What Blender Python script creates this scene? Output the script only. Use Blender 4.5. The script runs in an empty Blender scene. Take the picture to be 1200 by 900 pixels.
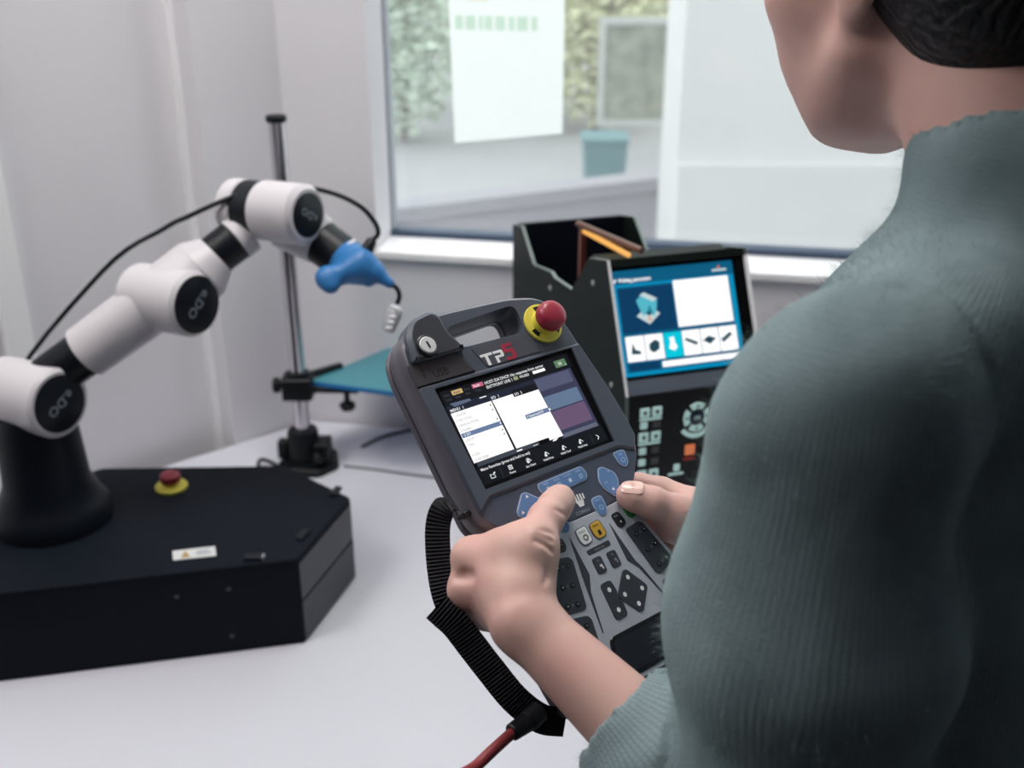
import bpy, bmesh, math, random
import numpy as np
from mathutils import Matrix, Vector
random.seed(7); rng = np.random.default_rng(7)
SC = bpy.context.scene
COL = SC.collection

# ------------------------------------------------------------------ camera
FPX = 1300.0
PIT = math.atan(1300/2930)
CAMZ = 1.66
CAM = np.array([0, 0, CAMZ])
FW = np.array([0, math.cos(PIT), -math.sin(PIT)])
DN = np.array([0, -math.sin(PIT), -math.cos(PIT)])
RT = np.array([1.0, 0, 0])
cd = bpy.data.cameras.new('camera')
cam = bpy.data.objects.new('camera', cd); COL.objects.link(cam)
cam.matrix_world = Matrix(np.block([[np.array([RT, -DN, -FW]).T, CAM[:, None]], [np.zeros((1, 3)), np.ones((1, 1))]]).tolist())
cd.sensor_width = 36.0
cd.lens = FPX/1200*36.0
cd.clip_start = 0.02
cd.dof.use_dof = True
cd.dof.focus_distance = 0.77
cd.dof.aperture_fstop = 6.5
SC.camera = cam

# ------------------------------------------------------------------ world, exposure
w = bpy.data.worlds.new('overcast_sky'); SC.world = w; w.use_nodes = True
bg = w.node_tree.nodes['Background']
bg.inputs[0].default_value = (0.95, 0.98, 1.0, 1); bg.inputs[1].default_value = 2.4
SC.view_settings.view_transform = 'Standard'; SC.view_settings.look = 'None'
SC.view_settings.gamma = 1.0; SC.view_settings.use_curve_mapping = False
SC.view_settings.exposure = 0.0
try:
    SC.cycles.use_denoising = True
    SC.cycles.max_bounces = 8
    SC.cycles.diffuse_bounces = 4
    SC.cycles.sample_clamp_indirect = 4
except Exception: pass
FILL_STRENGTH = 14.5

# ------------------------------------------------------------------ helpers
def at(px, py, depth):
    return CAM + depth*(RT*(px-600)/FPX + DN*(py-450)/FPX + FW)
def at_plane(px, py, p, n):
    d = RT*(px-600)/FPX + DN*(py-450)/FPX + FW
    return CAM + d*(((p-CAM) @ n)/(d @ n))
def at_z(px, py, z): return at_plane(px, py, np.array([0, 0, z]), np.array([0, 0, 1.0]))
def lin(c):
    c = c/255.0
    return c/12.92 if c <= 0.04045 else ((c+0.055)/1.055)**2.4
def rgb(*c): return tuple(lin(x) for x in c) + (1.0,)
def unit(v): v = np.asarray(v, float); return v/np.linalg.norm(v)
def frame(z, up=(0, 0, 1)):
    z = unit(z); up = np.asarray(up, float)
    if abs(z @ unit(up)) > .98: up = np.array([1.0, 0, 0])
    x = unit(np.cross(up, z)); y = np.cross(z, x)
    return np.array([x, y, z]).T

MATS = {}
def mat(name, col, rough=0.5, metal=0.0, var=0.06, scale=40.0, bump=0.0, bscale=400.0, emit=0.0, spec=0.5, coat=0.0, sss=0.0, coords='Object'):
    if name in MATS: return MATS[name]
    m = bpy.data.materials.new(name); m.use_nodes = True
    nt = m.node_tree; b = nt.nodes['Principled BSDF']
    tc = nt.nodes.new('ShaderNodeTexCoord')
    c = rgb(*col)
    if var > 0:
        n = nt.nodes.new('ShaderNodeTexNoise'); n.inputs['Scale'].default_value = scale; n.inputs['Detail'].default_value = 4
        nt.links.new(tc.outputs[coords], n.inputs['Vector'])
        mx = nt.nodes.new('ShaderNodeMix'); mx.data_type = 'RGBA'
        mx.inputs[6].default_value = tuple(x*(1-var) for x in c[:3]) + (1,)
        mx.inputs[7].default_value = tuple(min(1, x*(1+var)) for x in c[:3]) + (1,)
        nt.links.new(n.outputs['Fac'], mx.inputs[0]); nt.links.new(mx.outputs[2], b.inputs['Base Color'])
    else: b.inputs['Base Color'].default_value = c
    b.inputs['Roughness'].default_value = rough; b.inputs['Metallic'].default_value = metal
    b.inputs['Specular IOR Level'].default_value = spec
    if coat: b.inputs['Coat Weight'].default_value = coat; b.inputs['Coat Roughness'].default_value = 0.1
    if sss:
        b.inputs['Subsurface Weight'].default_value = sss; b.inputs['Subsurface Radius'].default_value = (0.008, 0.003, 0.0015)
        b.inputs['Subsurface Scale'].default_value = 1.0
    if bump:
        n2 = nt.nodes.new('ShaderNodeTexNoise'); n2.inputs['Scale'].default_value = bscale; n2.inputs['Detail'].default_value = 3
        nt.links.new(tc.outputs[coords], n2.inputs['Vector'])
        bp = nt.nodes.new('ShaderNodeBump'); bp.inputs['Strength'].default_value = bump; bp.inputs['Distance'].default_value = 0.001
        nt.links.new(n2.outputs['Fac'], bp.inputs['Height']); nt.links.new(bp.outputs[0], b.inputs['Normal'])
    if emit:
        b.inputs['Emission Color'].default_value = c; b.inputs['Emission Strength'].default_value = emit
    MATS[name] = m; return m
def glow(name, col, s=1.0):
    if name in MATS: return MATS[name]
    m = mat(name, tuple(x*.35 for x in col), 0.25, var=0)
    b = m.node_tree.nodes['Principled BSDF']
    b.inputs['Base Color'].default_value = (0.004, 0.004, 0.005, 1); b.inputs['Roughness'].default_value = .35
    b.inputs['Specular IOR Level'].default_value = .2
    b.inputs['Emission Color'].default_value = rgb(*col); b.inputs['Emission Strength'].default_value = s
    return m

WORLD = {}
def tag(o, label=None, cat=None, group=None, kind=None):
    if label: o['label'] = label
    if cat: o['category'] = cat
    if group: o['group'] = group
    if kind: o['kind'] = kind
    return o
def thing(name, M, label, cat, group=None):
    """an Empty at the thing's base that parents its parts"""
    o = bpy.data.objects.new(name, None); COL.objects.link(o)
    M = np.asarray(M, float)
    if M.shape == (3,): T = np.eye(4); T[:3, 3] = M; M = T
    o.matrix_world = Matrix(M.tolist()); WORLD[o.name] = M
    o.empty_display_size = 0.05
    return tag(o, label, cat, group)
def mesh_obj(name, me, parent=None):
    o = bpy.data.objects.new(name, me); COL.objects.link(o)
    if parent is not None: o.parent = parent
    WORLD[o.name] = WORLD[parent.name] if parent is not None else np.eye(4)
    return o

class MB:
    """collects shapes and links them as ONE mesh object"""
    def __init__(s): s.v = []; s.f = []; s.m = []; s.mats = []; s.n = 0
    def mi(s, m):
        if m not in s.mats: s.mats.append(m)
        return s.mats.index(m)
    def add(s, V, Fc, m, T=None):
        V = np.asarray(V, float)
        if T is not None: V = V @ T[:3, :3].T + T[:3, 3]
        s.v.append(V); k = s.mi(m)
        for f in Fc: s.f.append([i+s.n for i in f]); s.m.append(k)
        s.n += len(V); return s
    def box(s, a, b, m, T=None):
        (x0, y0, z0), (x1, y1, z1) = a, b
        V = [(x0,y0,z0),(x1,y0,z0),(x1,y1,z0),(x0,y1,z0),(x0,y0,z1),(x1,y0,z1),(x1,y1,z1),(x0,y1,z1)]
        return s.add(V, [(3,2,1,0),(4,5,6,7),(0,1,5,4),(1,2,6,5),(2,3,7,6),(3,0,4,7)], m, T)
    def quad(s, p, m, T=None): return s.add(p, [tuple(range(len(p)))], m, T)
    def prism(s, poly, z0, z1, m, T=None, ch=0.0, top=None):
        """poly: CCW outline in xy; ch: chamfer of the z1 rim"""
        P = np.asarray(poly, float); n = len(P)
        if area(P) < 0: P = P[::-1]
        rings = [(P, z0)]
        if ch > 0: rings += [(P, z1-ch), (inset(P, ch), z1)]
        else: rings += [(P, z1)]
        V = np.concatenate([np.column_stack([r, np.full(n, z)]) for r, z in rings])
        F = [tuple(range(n))[::-1]]
        for k in range(len(rings)-1):
            for i in range(n):
                j = (i+1) % n; F.append((k*n+i, k*n+j, (k+1)*n+j, (k+1)*n+i))
        k = len(rings)-1; F.append(tuple(k*n+i for i in range(n)))
        return s.add(V, F, m, T)
    def lathe(s, prof, m, T=None, n=32, caps=True):
        """prof: (r, z) list turned about z"""
        V = []; F = []; k = len(prof)
        for r, z in prof:
            for i in range(n):
                a = 2*math.pi*i/n; V.append((r*math.cos(a), r*math.sin(a), z))
        for j in range(k-1):
            for i in range(n):
                i2 = (i+1) % n; F.append((j*n+i, j*n+i2, (j+1)*n+i2, (j+1)*n+i))
        if caps: F.append(tuple(range(n))[::-1]); F.append(tuple((k-1)*n+i for i in range(n)))
        return s.add(V, F, m, T)
    def rod(s, a, b, r, m, n=16, r2=None, bev=0.0):
        a = np.asarray(a, float); b = np.asarray(b, float); L = np.linalg.norm(b-a)
        T = np.eye(4); T[:3, :3] = frame(b-a); T[:3, 3] = a
        r2 = r if r2 is None else r2
        prof = [(r, 0), (r2, L)] if not bev else [(r-bev, 0), (r, bev), (r2, L-bev), (r2-bev, L)]
        return s.lathe(prof, m, T, n)
    def tube(s, path, r, m, n=10, sm=6):
        P = spline(path, sm); V = []; F = []
        t = np.gradient(P, axis=0); up = np.array([0, 0, 1.0]); k = len(P)
        x = None
        for i in range(k):
            d = unit(t[i])
            if x is None: x = unit(np.cross(d, up if abs(d[2]) < .95 else (1, 0, 0)))
            x = unit(x - d*(x @ d)); y = np.cross(d, x)
            rr = r[min(len(r)-1, int(i/k*len(r)))] if isinstance(r, (list, tuple)) else r
            for j in range(n):
                a = 2*math.pi*j/n; V.append(P[i] + rr*(x*math.cos(a) + y*math.sin(a)))
        for i in range(k-1):
            for j in range(n):
                j2 = (j+1) % n; F.append((i*n+j, i*n+j2, (i+1)*n+j2, (i+1)*n+j))
        F.append(tuple(range(n))[::-1]); F.append(tuple((k-1)*n+j for j in range(n)))
        return s.add(V, F, m)
    def ball(s, c, r, m, n=16, k=10):
        r = np.asarray([r]*3 if np.isscalar(r) else r, float)
        V = []; F = []
        for j in range(1, k):
            for i in range(n):
                a, b = 2*math.pi*i/n, math.pi*j/k
                V.append(np.asarray(c)+r*np.array([math.sin(b)*math.cos(a), math.sin(b)*math.sin(a), -math.cos(b)]))
        V.append(np.asarray(c)-[0, 0, r[2]]); V.append(np.asarray(c)+[0, 0, r[2]])
        for j in range(k-2):
            for i in range(n): F.append((j*n+i, j*n+(i+1) % n, (j+1)*n+(i+1) % n, (j+1)*n+i))
        for i in range(n):
            F.append(((k-1)*n, (i+1) % n, i)); F.append(((k-1)*n+1, (k-2)*n+i, (k-2)*n+(i+1) % n))
        return s.add(V, F, m)
    def text(s, body, x, y, size, m, z=0.0, T=None, align='LEFT', rot=0.0, sx=1.0, depth=0.0):
        V, F = glyphs(body, align); V = V.copy(); V[:, 0] *= size*sx; V[:, 1] *= size
        c, q = math.cos(rot), math.sin(rot)
        W = np.column_stack([x + c*V[:, 0]-q*V[:, 1], y + q*V[:, 0]+c*V[:, 1], np.full(len(V), z)])
        return s.add(W, F, m, T)
    def build(s, name, parent=None, ang=40.0, world=False, smooth=True, bevel=0.0):
        V = np.concatenate(s.v)
        if world and parent is not None:
            Mi = np.linalg.inv(WORLD[parent.name]); V = V @ Mi[:3, :3].T + Mi[:3, 3]
        me = bpy.data.meshes.new(name); me.from_pydata(V.tolist(), [], s.f)
        for mm in s.mats: me.materials.append(mm)
        me.polygons.foreach_set('material_index', s.m)
        if smooth:
            me.shade_smooth(); me.set_sharp_from_angle(angle=math.radians(ang))
        me.update()
        o = mesh_obj(name, me, parent)
        if bevel:
            b = o.modifiers.new('bevel', 'BEVEL'); b.width = bevel; b.segments = 2; b.limit_method = 'ANGLE'; b.angle_limit = math.radians(35)
            b.harden_normals = False
        return o

def area(P): x, y = P[:, 0], P[:, 1]; return 0.5*np.sum(x*np.roll(y, -1)-np.roll(x, -1)*y)
def inset(P, d):
    n = len(P); out = []
    for i in range(n):
        a, b, c = P[i-1], P[i], P[(i+1) % n]
        e1, e2 = unit(b-a), unit(c-b); n1 = np.array([-e1[1], e1[0]]); n2 = np.array([-e2[1], e2[0]])
        k = n1+n2; q = max(.35, 1+n1 @ n2); out.append(b+k*d/q)
    return np.array(out)
def rounded(poly, r, seg=4):
    P = np.asarray(poly, float); n = len(P); out = []
    rs = [r]*n if np.isscalar(r) else r
    for i in range(n):
        a, b, c = P[i-1], P[i], P[(i+1) % n]; u, v = a-b, c-b
        lu, lv = np.linalg.norm(u), np.linalg.norm(v); d = min(rs[i], lu*.45, lv*.45)
        p, q = b+u/lu*d, b+v/lv*d
        for k in range(seg+1):
            t = k/seg; out.append((1-t)**2*p+2*t*(1-t)*b+t*t*q)
    return np.array(out)
def rect(x0, y0, x1, y1, r=0, seg=4):
    P = [(x0, y0), (x1, y0), (x1, y1), (x0, y1)]
    return rounded(P, r, seg) if r else np.array(P, float)
def spline(P, sm=6):
    P = np.asarray(P, float)
    if sm <= 1 or len(P) < 3: return P
    Q = np.vstack([2*P[0]-P[1], P, 2*P[-1]-P[-2]]); out = []
    for i in range(1, len(Q)-2):
        p0, p1, p2, p3 = Q[i-1:i+3]
        for k in range(sm):
            t = k/sm
            out.append(.5*((2*p1)+(-p0+p2)*t+(2*p0-5*p1+4*p2-p3)*t*t+(-p0+3*p1-3*p2+p3)*t**3))
    out.append(P[-1]); return np.array(out)
GL = {}
def glyphs(body, align='LEFT'):
    if (body, align) in GL: return GL[(body, align)]
    c = bpy.data.curves.new('lettering', 'FONT'); c.body = body; c.size = 1.0; c.resolution_u = 2; c.offset = .022; c.align_x = align; c.align_y = 'BOTTOM_BASELINE'
    o = bpy.data.objects.new('lettering', c); COL.objects.link(o)
    dg = bpy.context.evaluated_depsgraph_get(); dg.update()
    me = bpy.data.meshes.new_from_object(o.evaluated_get(dg))
    V = np.array([v.co[:] for v in me.vertices])[:, :2] if len(me.vertices) else np.zeros((0, 2)); F = [tuple(p.vertices) for p in me.polygons]
    bpy.data.objects.remove(o); bpy.data.curves.remove(c); bpy.data.meshes.remove(me)
    GL[(body, align)] = (V, F); return V, F

# signed distance fields -> smooth organic meshes (naive surface nets)
class Field:
    def __init__(s, lo, hi, h):
        s.h = h; s.lo = np.asarray(lo, float); s.n = np.maximum(4, np.ceil((np.asarray(hi)-s.lo)/h).astype(int)+1)
        s.d = np.full(s.n, 1.0, np.float32)
    def _box(s, lo, hi, pad):
        a = np.clip(np.floor((np.asarray(lo)-pad-s.lo)/s.h).astype(int), 0, s.n); b = np.clip(np.ceil((np.asarray(hi)+pad-s.lo)/s.h).astype(int)+1, 0, s.n)
        if np.any(b <= a): return None
        g = np.meshgrid(*[s.lo[i]+s.h*np.arange(a[i], b[i]) for i in range(3)], indexing='ij')
        return (slice(a[0], b[0]), slice(a[1], b[1]), slice(a[2], b[2])), np.stack(g, -1).astype(np.float32)
    def merge(s, sl, d, k, sub=False):
        o = s.d[sl]
        if sub:
            q = -d; hh = np.maximum(k-np.abs(o-q), 0)/k if k > 0 else 0; s.d[sl] = np.maximum(o, q)+hh*hh*k/4
        else:
            hh = np.maximum(k-np.abs(o-d), 0)/k if k > 0 else 0; s.d[sl] = np.minimum(o, d)-hh*hh*k/4
    def cone(s, a, b, r1, r2, k=.006, sub=False, flat=None):
        """tapered capsule; flat=(direction, factor) squashes it along a direction"""
        a = np.asarray(a, float); b = np.asarray(b, float); R = max(r1, r2)
        bx = s._box(np.minimum(a, b)-R, np.maximum(a, b)+R, k+2*s.h+.004)
        if bx is None: return s
        sl, P = bx; pa = P-a
        ba = b-a
        if flat is not None:
            f = unit(flat[0]); e = (pa @ f)
            t0 = np.clip((pa @ ba)/(ba @ ba), 0, 1); e = e-t0*(ba @ f)
            pa = pa+(e*(1/flat[1]-1))[..., None]*f
        t = np.clip((pa @ ba)/(ba @ ba), 0, 1)
        d = np.linalg.norm(pa-t[..., None]*ba, axis=-1)-(r1+(r2-r1)*t)
        if flat is not None: d = d*min(1, flat[1])
        s.merge(sl, d.astype(np.float32), k, sub); return s
    def ell(s, c, R, rad, k=.006, sub=False):
        c = np.asarray(c, float); rad = np.asarray(rad, float); R = np.asarray(R, float)
        m = np.sqrt(((R*rad)**2).sum(1)); bx = s._box(c-m, c+m, k+2*s.h+.004)
        if bx is None: return s
        sl, P = bx; q = (P-c) @ R
        k0 = np.linalg.norm(q/rad, axis=-1); k1 = np.linalg.norm(q/rad**2, axis=-1)+1e-9
        s.merge(sl, (k0*(k0-1)/k1).astype(np.float32), k, sub); return s
    def mesh(s, smooth=1):
        d = s.d; n = np.array(d.shape); ins = d < 0
        c = np.zeros(n-1, np.int8)
        for i in (0, 1):
            for j in (0, 1):
                for k in (0, 1): c += ins[i:n[0]-1+i, j:n[1]-1+j, k:n[2]-1+k]
        act = (c > 0) & (c < 8); idx = np.argwhere(act); vid = np.full(n-1, -1, np.int64); vid[act] = np.arange(len(idx))
        acc = np.zeros((len(idx), 3)); cnt = np.zeros(len(idx))
        cor = [(i, j, k) for i in (0, 1) for j in (0, 1) for k in (0, 1)]
        val = {q: d[idx[:, 0]+q[0], idx[:, 1]+q[1], idx[:, 2]+q[2]].astype(float) for q in cor}
        for p in cor:
            for ax in range(3):
                if p[ax]: continue
                q = list(p); q[ax] = 1; q = tuple(q); a, b = val[p], val[q]; m = (a < 0) != (b < 0)
                t = np.where(m, a/np.where(m, a-b, 1), 0)
                pos = np.tile(np.array(p, float), (len(idx), 1)); pos[:, ax] += t
                acc[m] += pos[m]; cnt[m] += 1
        V = s.lo+s.h*(idx+acc/cnt[:, None])
        Fs = []
        for ax in range(3):
            o1, o2 = [(1, 2), (2, 0), (0, 1)][ax]
            lo = [slice(1, -1)]*3; lo[ax] = slice(0, -1)
            A = ins[tuple(slice(1, n[i]-1) if i != ax else slice(0, n[i]-1) for i in range(3))]
            B = ins[tuple(slice(1, n[i]-1) if i != ax else slice(1, n[i]) for i in range(3))]
            for flip, M in ((False, A & ~B), (True, ~A & B)):
                e = np.argwhere(M)
                if not len(e): continue
                for i in range(3):
                    if i != ax: e[:, i] += 1
                def g(d1, d2):
                    q = e.copy(); q[:, o1] += d1; q[:, o2] += d2; return vid[q[:, 0], q[:, 1], q[:, 2]]
                f = np.stack([g(-1, -1), g(0, -1), g(0, 0), g(-1, 0)], 1)
                Fs.append(f[:, ::-1] if flip else f)
        F = np.concatenate(Fs); F = F[(F >= 0).all(1)]
        for _ in range(smooth):
            S = np.zeros_like(V); C = np.zeros(len(V))
            for i in range(4):
                a, b = F[:, i], F[:, (i+1) % 4]
                np.add.at(S, a, V[b]); np.add.at(C, a, 1); np.add.at(S, b, V[a]); np.add.at(C, b, 1)
            V = .5*V+.5*S/np.maximum(C, 1)[:, None]
        return V, F
def raw_mesh(name, V, F, mats, parent, world=True, mi=None):
    if world and parent is not None:
        Mi = np.linalg.inv(WORLD[parent.name]); V = V @ Mi[:3, :3].T+Mi[:3, 3]
    me = bpy.data.meshes.new(name); me.from_pydata(V.tolist(), [], F.tolist() if hasattr(F, 'tolist') else F)
    for m in mats: me.materials.append(m)
    if mi is not None: me.polygons.foreach_set('material_index', mi)
    me.shade_smooth(); me.update()
    return mesh_obj(name, me, parent)

# ================================================================== the room
YAW = math.radians(-10.5)
WE = np.array([math.cos(YAW), math.sin(YAW), 0]); WO = np.array([-WE[1], WE[0], 0]); WN = -WO      # along, outward, into the room
WC = np.array([-0.382, 1.871, 0])
TW = np.eye(4); TW[:3, 0] = WE; TW[:3, 1] = WO; TW[:3, 3] = WC                                   # window wall frame (s, out, z)
LWN = -np.array([math.sin(math.radians(45)), math.cos(math.radians(45)), 0]); LWO = np.array([LWN[1], -LWN[0], 0])  # left wall: toward the viewer, outward
def wp(s, o, z): return WC+WE*s+WO*o+np.array([0, 0, z])

wall_m = mat('wall_paint', (226, 225, 230), .75, var=.02, scale=6, bump=.05, bscale=180)
sill_m = mat('sill_white', (246, 246, 248), .35, var=.01)
floor_m = mat('floor_vinyl', (86, 88, 94), .4, var=.08, scale=12)
ceil_m = mat('ceiling_white', (235, 235, 235), .8, var=.02)
alu_m = mat('window_frame_grey', (58, 76, 100), .5, metal=.0, var=.03)
rear_m = mat('rear_wall_grey', (104, 106, 112), .8, var=.03)
HT = 2.7
def struct(name, b, **k):
    o = b.build(name, None, **k); o['kind'] = 'structure'; return o
W0, W1, Z0, Z1 = 0.152, 2.35, 1.083, 2.45
b = MB()
b.box((-.3, 0, 0), (4.2, .125, Z0), wall_m, TW); b.box((-.3, 0, Z1), (4.2, .125, HT), wall_m, TW)
b.box((-.3, 0, Z0), (W0, .125, Z1), wall_m, TW); b.box((W1, 0, Z0), (4.2, .125, Z1), wall_m, TW)
struct('wall_front', b)
def lbox(b, s0, s1, o0, o1, z0, z1, m):
    P = [WC+LWN*s+LWO*o+np.array([0, 0, z]) for z in (z0, z1) for s, o in ((s0, o0), (s1, o0), (s1, o1), (s0, o1))]
    b.add(P, [(0,1,2,3),(7,6,5,4),(4,5,1,0),(5,6,2,1),(6,7,3,2),(7,4,0,3)], m)
b = MB(); PS, PD = .155, .055                                  # wall stands proud up to PS from the corner, then steps back by PD
lbox(b, 0, PS, 0, .3, 0, HT, wall_m); lbox(b, PS, 3.2, PD, .3, 0, HT, wall_m)
struct('wall_left', b)
b = MB(); lbox(b, PS, PS+.009, PD-.012, PD, 0, HT, sill_m); struct('trim_1', b)
b = MB(); lbox(b, PS+.30, PS+.34, PD-.018, PD, 0, HT, sill_m); struct('trim_2', b)
b = MB(); b.box((-3.0, -5.6, -.1), (4.3, .3, 0), floor_m, TW); struct('floor', b)
b = MB(); b.box((-3.0, -5.6, HT), (4.3, .3, HT+.1), ceil_m, TW); struct('ceiling', b)
b = MB(); b.box((4.0, -5.5, 0), (4.2, 0, HT), rear_m, TW); struct('wall_right', b)
b = MB(); b.box((-3.0, -5.6, 0), (4.2, -5.4, HT), rear_m, TW); struct('wall_back', b)
b = MB(); P_ = WC+LWN*3.15
b.add([P_+d+np.array([0, 0, z]) for z in (0, HT) for d in (0*WE, -.15*WE, -.15*WE-3.6*WO, -3.6*WO)], [(3,2,1,0),(4,5,6,7),(0,1,5,4),(1,2,6,5),(2,3,7,6),(3,0,4,7)], rear_m); struct('wall_side', b)

# the window: glass set back in the wall, dark bottom bar, white sill
glass_m = bpy.data.materials.new('window_glass'); glass_m.use_nodes = True
nt = glass_m.node_tree; nt.nodes.clear()
out = nt.nodes.new('ShaderNodeOutputMaterial'); t = nt.nodes.new('ShaderNodeBsdfTransparent'); g = nt.nodes.new('ShaderNodeBsdfGlossy')
t.inputs[0].default_value = (.96, .985, .975, 1); g.inputs['Roughness'].default_value = .02
fr = nt.nodes.new('ShaderNodeValue'); fr.outputs[0].default_value = .035; mx = nt.nodes.new('ShaderNodeMixShader')
dd = nt.nodes.new('ShaderNodeBsdfDiffuse'); dd.inputs[0].default_value = (.9, .92, .93, 1); m2 = nt.nodes.new('ShaderNodeMixShader'); m2.inputs[0].default_value = .11  # white diffuse share paints a pale haze over the view outside
nt.links.new(fr.outputs[0], mx.inputs[0]); nt.links.new(t.outputs[0], mx.inputs[1]); nt.links.new(g.outputs[0], mx.inputs[2])
nt.links.new(mx.outputs[0], m2.inputs[1]); nt.links.new(dd.outputs[0], m2.inputs[2]); nt.links.new(m2.outputs[0], out.inputs[0])
b = MB(); b.box((W0, .100, Z0+.02), (W1, .106, Z1), glass_m, TW); win = struct('window_1', b)
b = MB(); b.box((W0, .085, Z0+.013), (W1, .115, Z0+.0235), alu_m, TW); b.box((W0, .09, Z0+.02), (W0+.005, .115, Z1), mat('window_gasket', (164, 170, 178), .5, var=.02), TW)
b.box((W1-.03, .085, Z0), (W1, .115, Z1), alu_m, TW); b.box((W0, .085, Z1-.03), (W1, .115, Z1), alu_m, TW)
b.build('window_frame', win)
b = MB(); b.box((W0, -.012, Z0), (W1, .10, Z0+.013), sill_m, TW); b.build('window_sill', win, bevel=.002)

# fill panels added on the ceiling, out of view, to brighten the room
fill_m = glow('fill_diffuser', (255, 250, 246), FILL_STRENGTH)
trim_m = mat('fill_trim', (230, 230, 230), .4, var=0)
for i, (s, o, where) in enumerate(((.42, -.62, 'over the corner with the pole stand'), (-.55, -1.35, 'over the robot arm'))):
    T = TW.copy(); T[:3, 3] = wp(s, o, HT)
    L = thing('fill_light', T, 'added square white ceiling fill panel ' + where, 'lamp', 'added ceiling fill panels')
    b = MB()
    for q in ((-.32, -.32, .32, -.3), (-.32, .3, .32, .32), (-.32, -.3, -.3, .3), (.3, -.3, .32, .3)): b.box((q[0], q[1], -.03), (q[2], q[3], 0), trim_m)
    b.build('frame', L)
    b = MB(); b.box((-.3, -.3, -.022), (.3, .3, -.004), fill_m); b.build('diffuser', L)

# ================================================================== outside the window
gnd = mat('paving_outside', (170, 170, 174), .9, var=.06, scale=3)
b = MB(); b.box((-9, .25, -.12), (12, 26, -.02), gnd, TW); o = struct('ground', b)
rend = mat('outside_render', (216, 216, 216), .85, var=.02, scale=3)
b = MB()
P0 = at_plane(793, 200, np.array([0, 4.3, 0]), np.array([0, 1.0, 0]))
b.box((P0[0], 4.3, -.05), (P0[0]+4, 4.8, 4), rend)
zl = at_plane(930, 192, np.array([0, 4.28, 0]), np.array([0, 1.0, 0]))[2]
b.box((P0[0]+.0, 4.25, -.05), (P0[0]+4, 4.3, zl), rend)
struct('wall_outside', b)
lw_m = mat('low_wall_stone', (160, 157, 166), .9, var=.08, scale=8)
A = at_z(540, 236, .42); B = at_z(760, 210, .42)
b = MB(); d = unit(B-A); nn = np.array([-d[1], d[0], 0]); T = np.eye(4); T[:3, 0] = d; T[:3, 1] = nn; T[:3, 3] = [A[0], A[1], 0]; L_ = np.linalg.norm(B-A)
lw = thing('garden_wall', T, 'low grey wall with pale capping outside the window', 'wall')
b.box((-.6, .02, -.02), (L_+.3, .13, .36), lw_m); b.build('wall_body', lw)
b = MB(); b.box((-.62, 0, .36), (L_+.32, .15, .42), mat('capping', (158, 156, 164), .8)); b.build('capping', lw)
# planter
P = at_z(706, 238, 0); T = np.eye(4); T[:3, 3] = P; s_ = 1300/8.0
pl = thing('planter', T, 'square teal planter behind the low wall outside', 'planter')
b = MB(); tm = mat('teal_plastic', (100, 140, 146), .6, var=.1, scale=12)
b.add([(-.10,-.10,-.02),(.10,-.10,-.02),(.10,.10,-.02),(-.10,.10,-.02),(-.125,-.125,.37),(.125,-.125,.37),(.125,.125,.37),(-.125,.125,.37)], [(3,2,1,0),(0,1,5,4),(1,2,6,5),(2,3,7,6),(3,0,4,7),(4,5,6,7)], tm); b.build('tub', pl, bevel=.01)
b = MB(); b.prism(rect(-.132, -.132, .132, .132, .02), .37, .395, tm); b.build('rim', pl)
# framed board on two posts
Pb = at_plane(749, 86, np.array([0, 7.4, 0]), np.array([0, 1.0, 0])); k = 7.4*.98/1300
T = np.eye(4); T[:3, 3] = [Pb[0], 7.4, 0]
nb = thing('notice_board', T, 'pale framed board with mottled picture standing outside', 'board')
hw, z0, z1 = .265, Pb[2]-.335, Pb[2]+.345
b = MB(); fm = mat('board_frame', (190, 192, 190), .6)
for q in ((-hw, z0, hw, z0+.04), (-hw, z1-.04, hw, z1), (-hw, z0+.04, -hw+.04, z1-.04), (hw-.04, z0+.04, hw, z1-.04)): b.box((q[0], -.03, q[1]), (q[2], .02, q[3]), fm)
b.build('frame', nb)
for x in (-.18, .18):
    b = MB(); b.box((x-.02, .0, -.02), (x+.02, .03, z0), fm); b.build('post', nb)
b = MB(); b.box((-hw+.04, -.012, z0+.04), (hw-.04, .01, z1-.04), mat('mottled_print', (142, 148, 134), .7, var=.8, scale=10)); b.build('picture', nb)
# shrubs
def shrub(px, py, Y, hgt, wid, col, label):
    P = at_plane(px, py, np.array([0, Y, 0]), np.array([0, 1.0, 0])); T = np.eye(4); T[:3, 3] = [P[0], Y, -.02]
    s = thing('shrub', T, label, 'shrub', 'shrubs beyond the low wall')
    b = MB(); tr = mat('bark_grey', (150, 140, 136), .9, var=.15)
    for q in range(5):
        a = q*1.3; b.tube([(0, 0, 0), (.08*math.cos(a), .08*math.sin(a), hgt*.35), (wid*.3*math.cos(a), wid*.3*math.sin(a), hgt*.75)], .02, tr, 6, 3)
    b.build('stem', s)
    b = MB(); lm = [mat('leaf_%s_%d' % (col, q), tuple(min(255, x+14*(q-1)) for x in col), .7, var=.2, scale=9) for q in range(3)]
    n = 4200; C_ = rng.normal(size=(n, 3)); C_ /= np.linalg.norm(C_, axis=1)[:, None]; C_ *= (rng.random(n)**.4)[:, None]
    C_ = C_*[wid*.5, wid*.4, hgt*.5]+[0, 0, hgt*.52]
    for c in C_:
        R = frame(rng.normal(size=3)); q = .028+.022*random.random()
        b.add([c+R @ (q*np.array(v)) for v in ((-1, 0, 0), (0, -.5, 0), (1, 0, .1), (0, .5, 0))], [(0, 1, 2, 3)], lm[random.randrange(3)])
    o = b.build('foliage', s, smooth=False); o['kind'] = 'stuff'
shrub(470, 60, 8.2, 1.9, 1.1, (206, 220, 204), 'pale grey-green shrub at the left end of the window')
shrub(585, 60, 9.4, 1.7, 1.2, (214, 212, 204), 'beige-green shrub behind the white poster')
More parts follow.
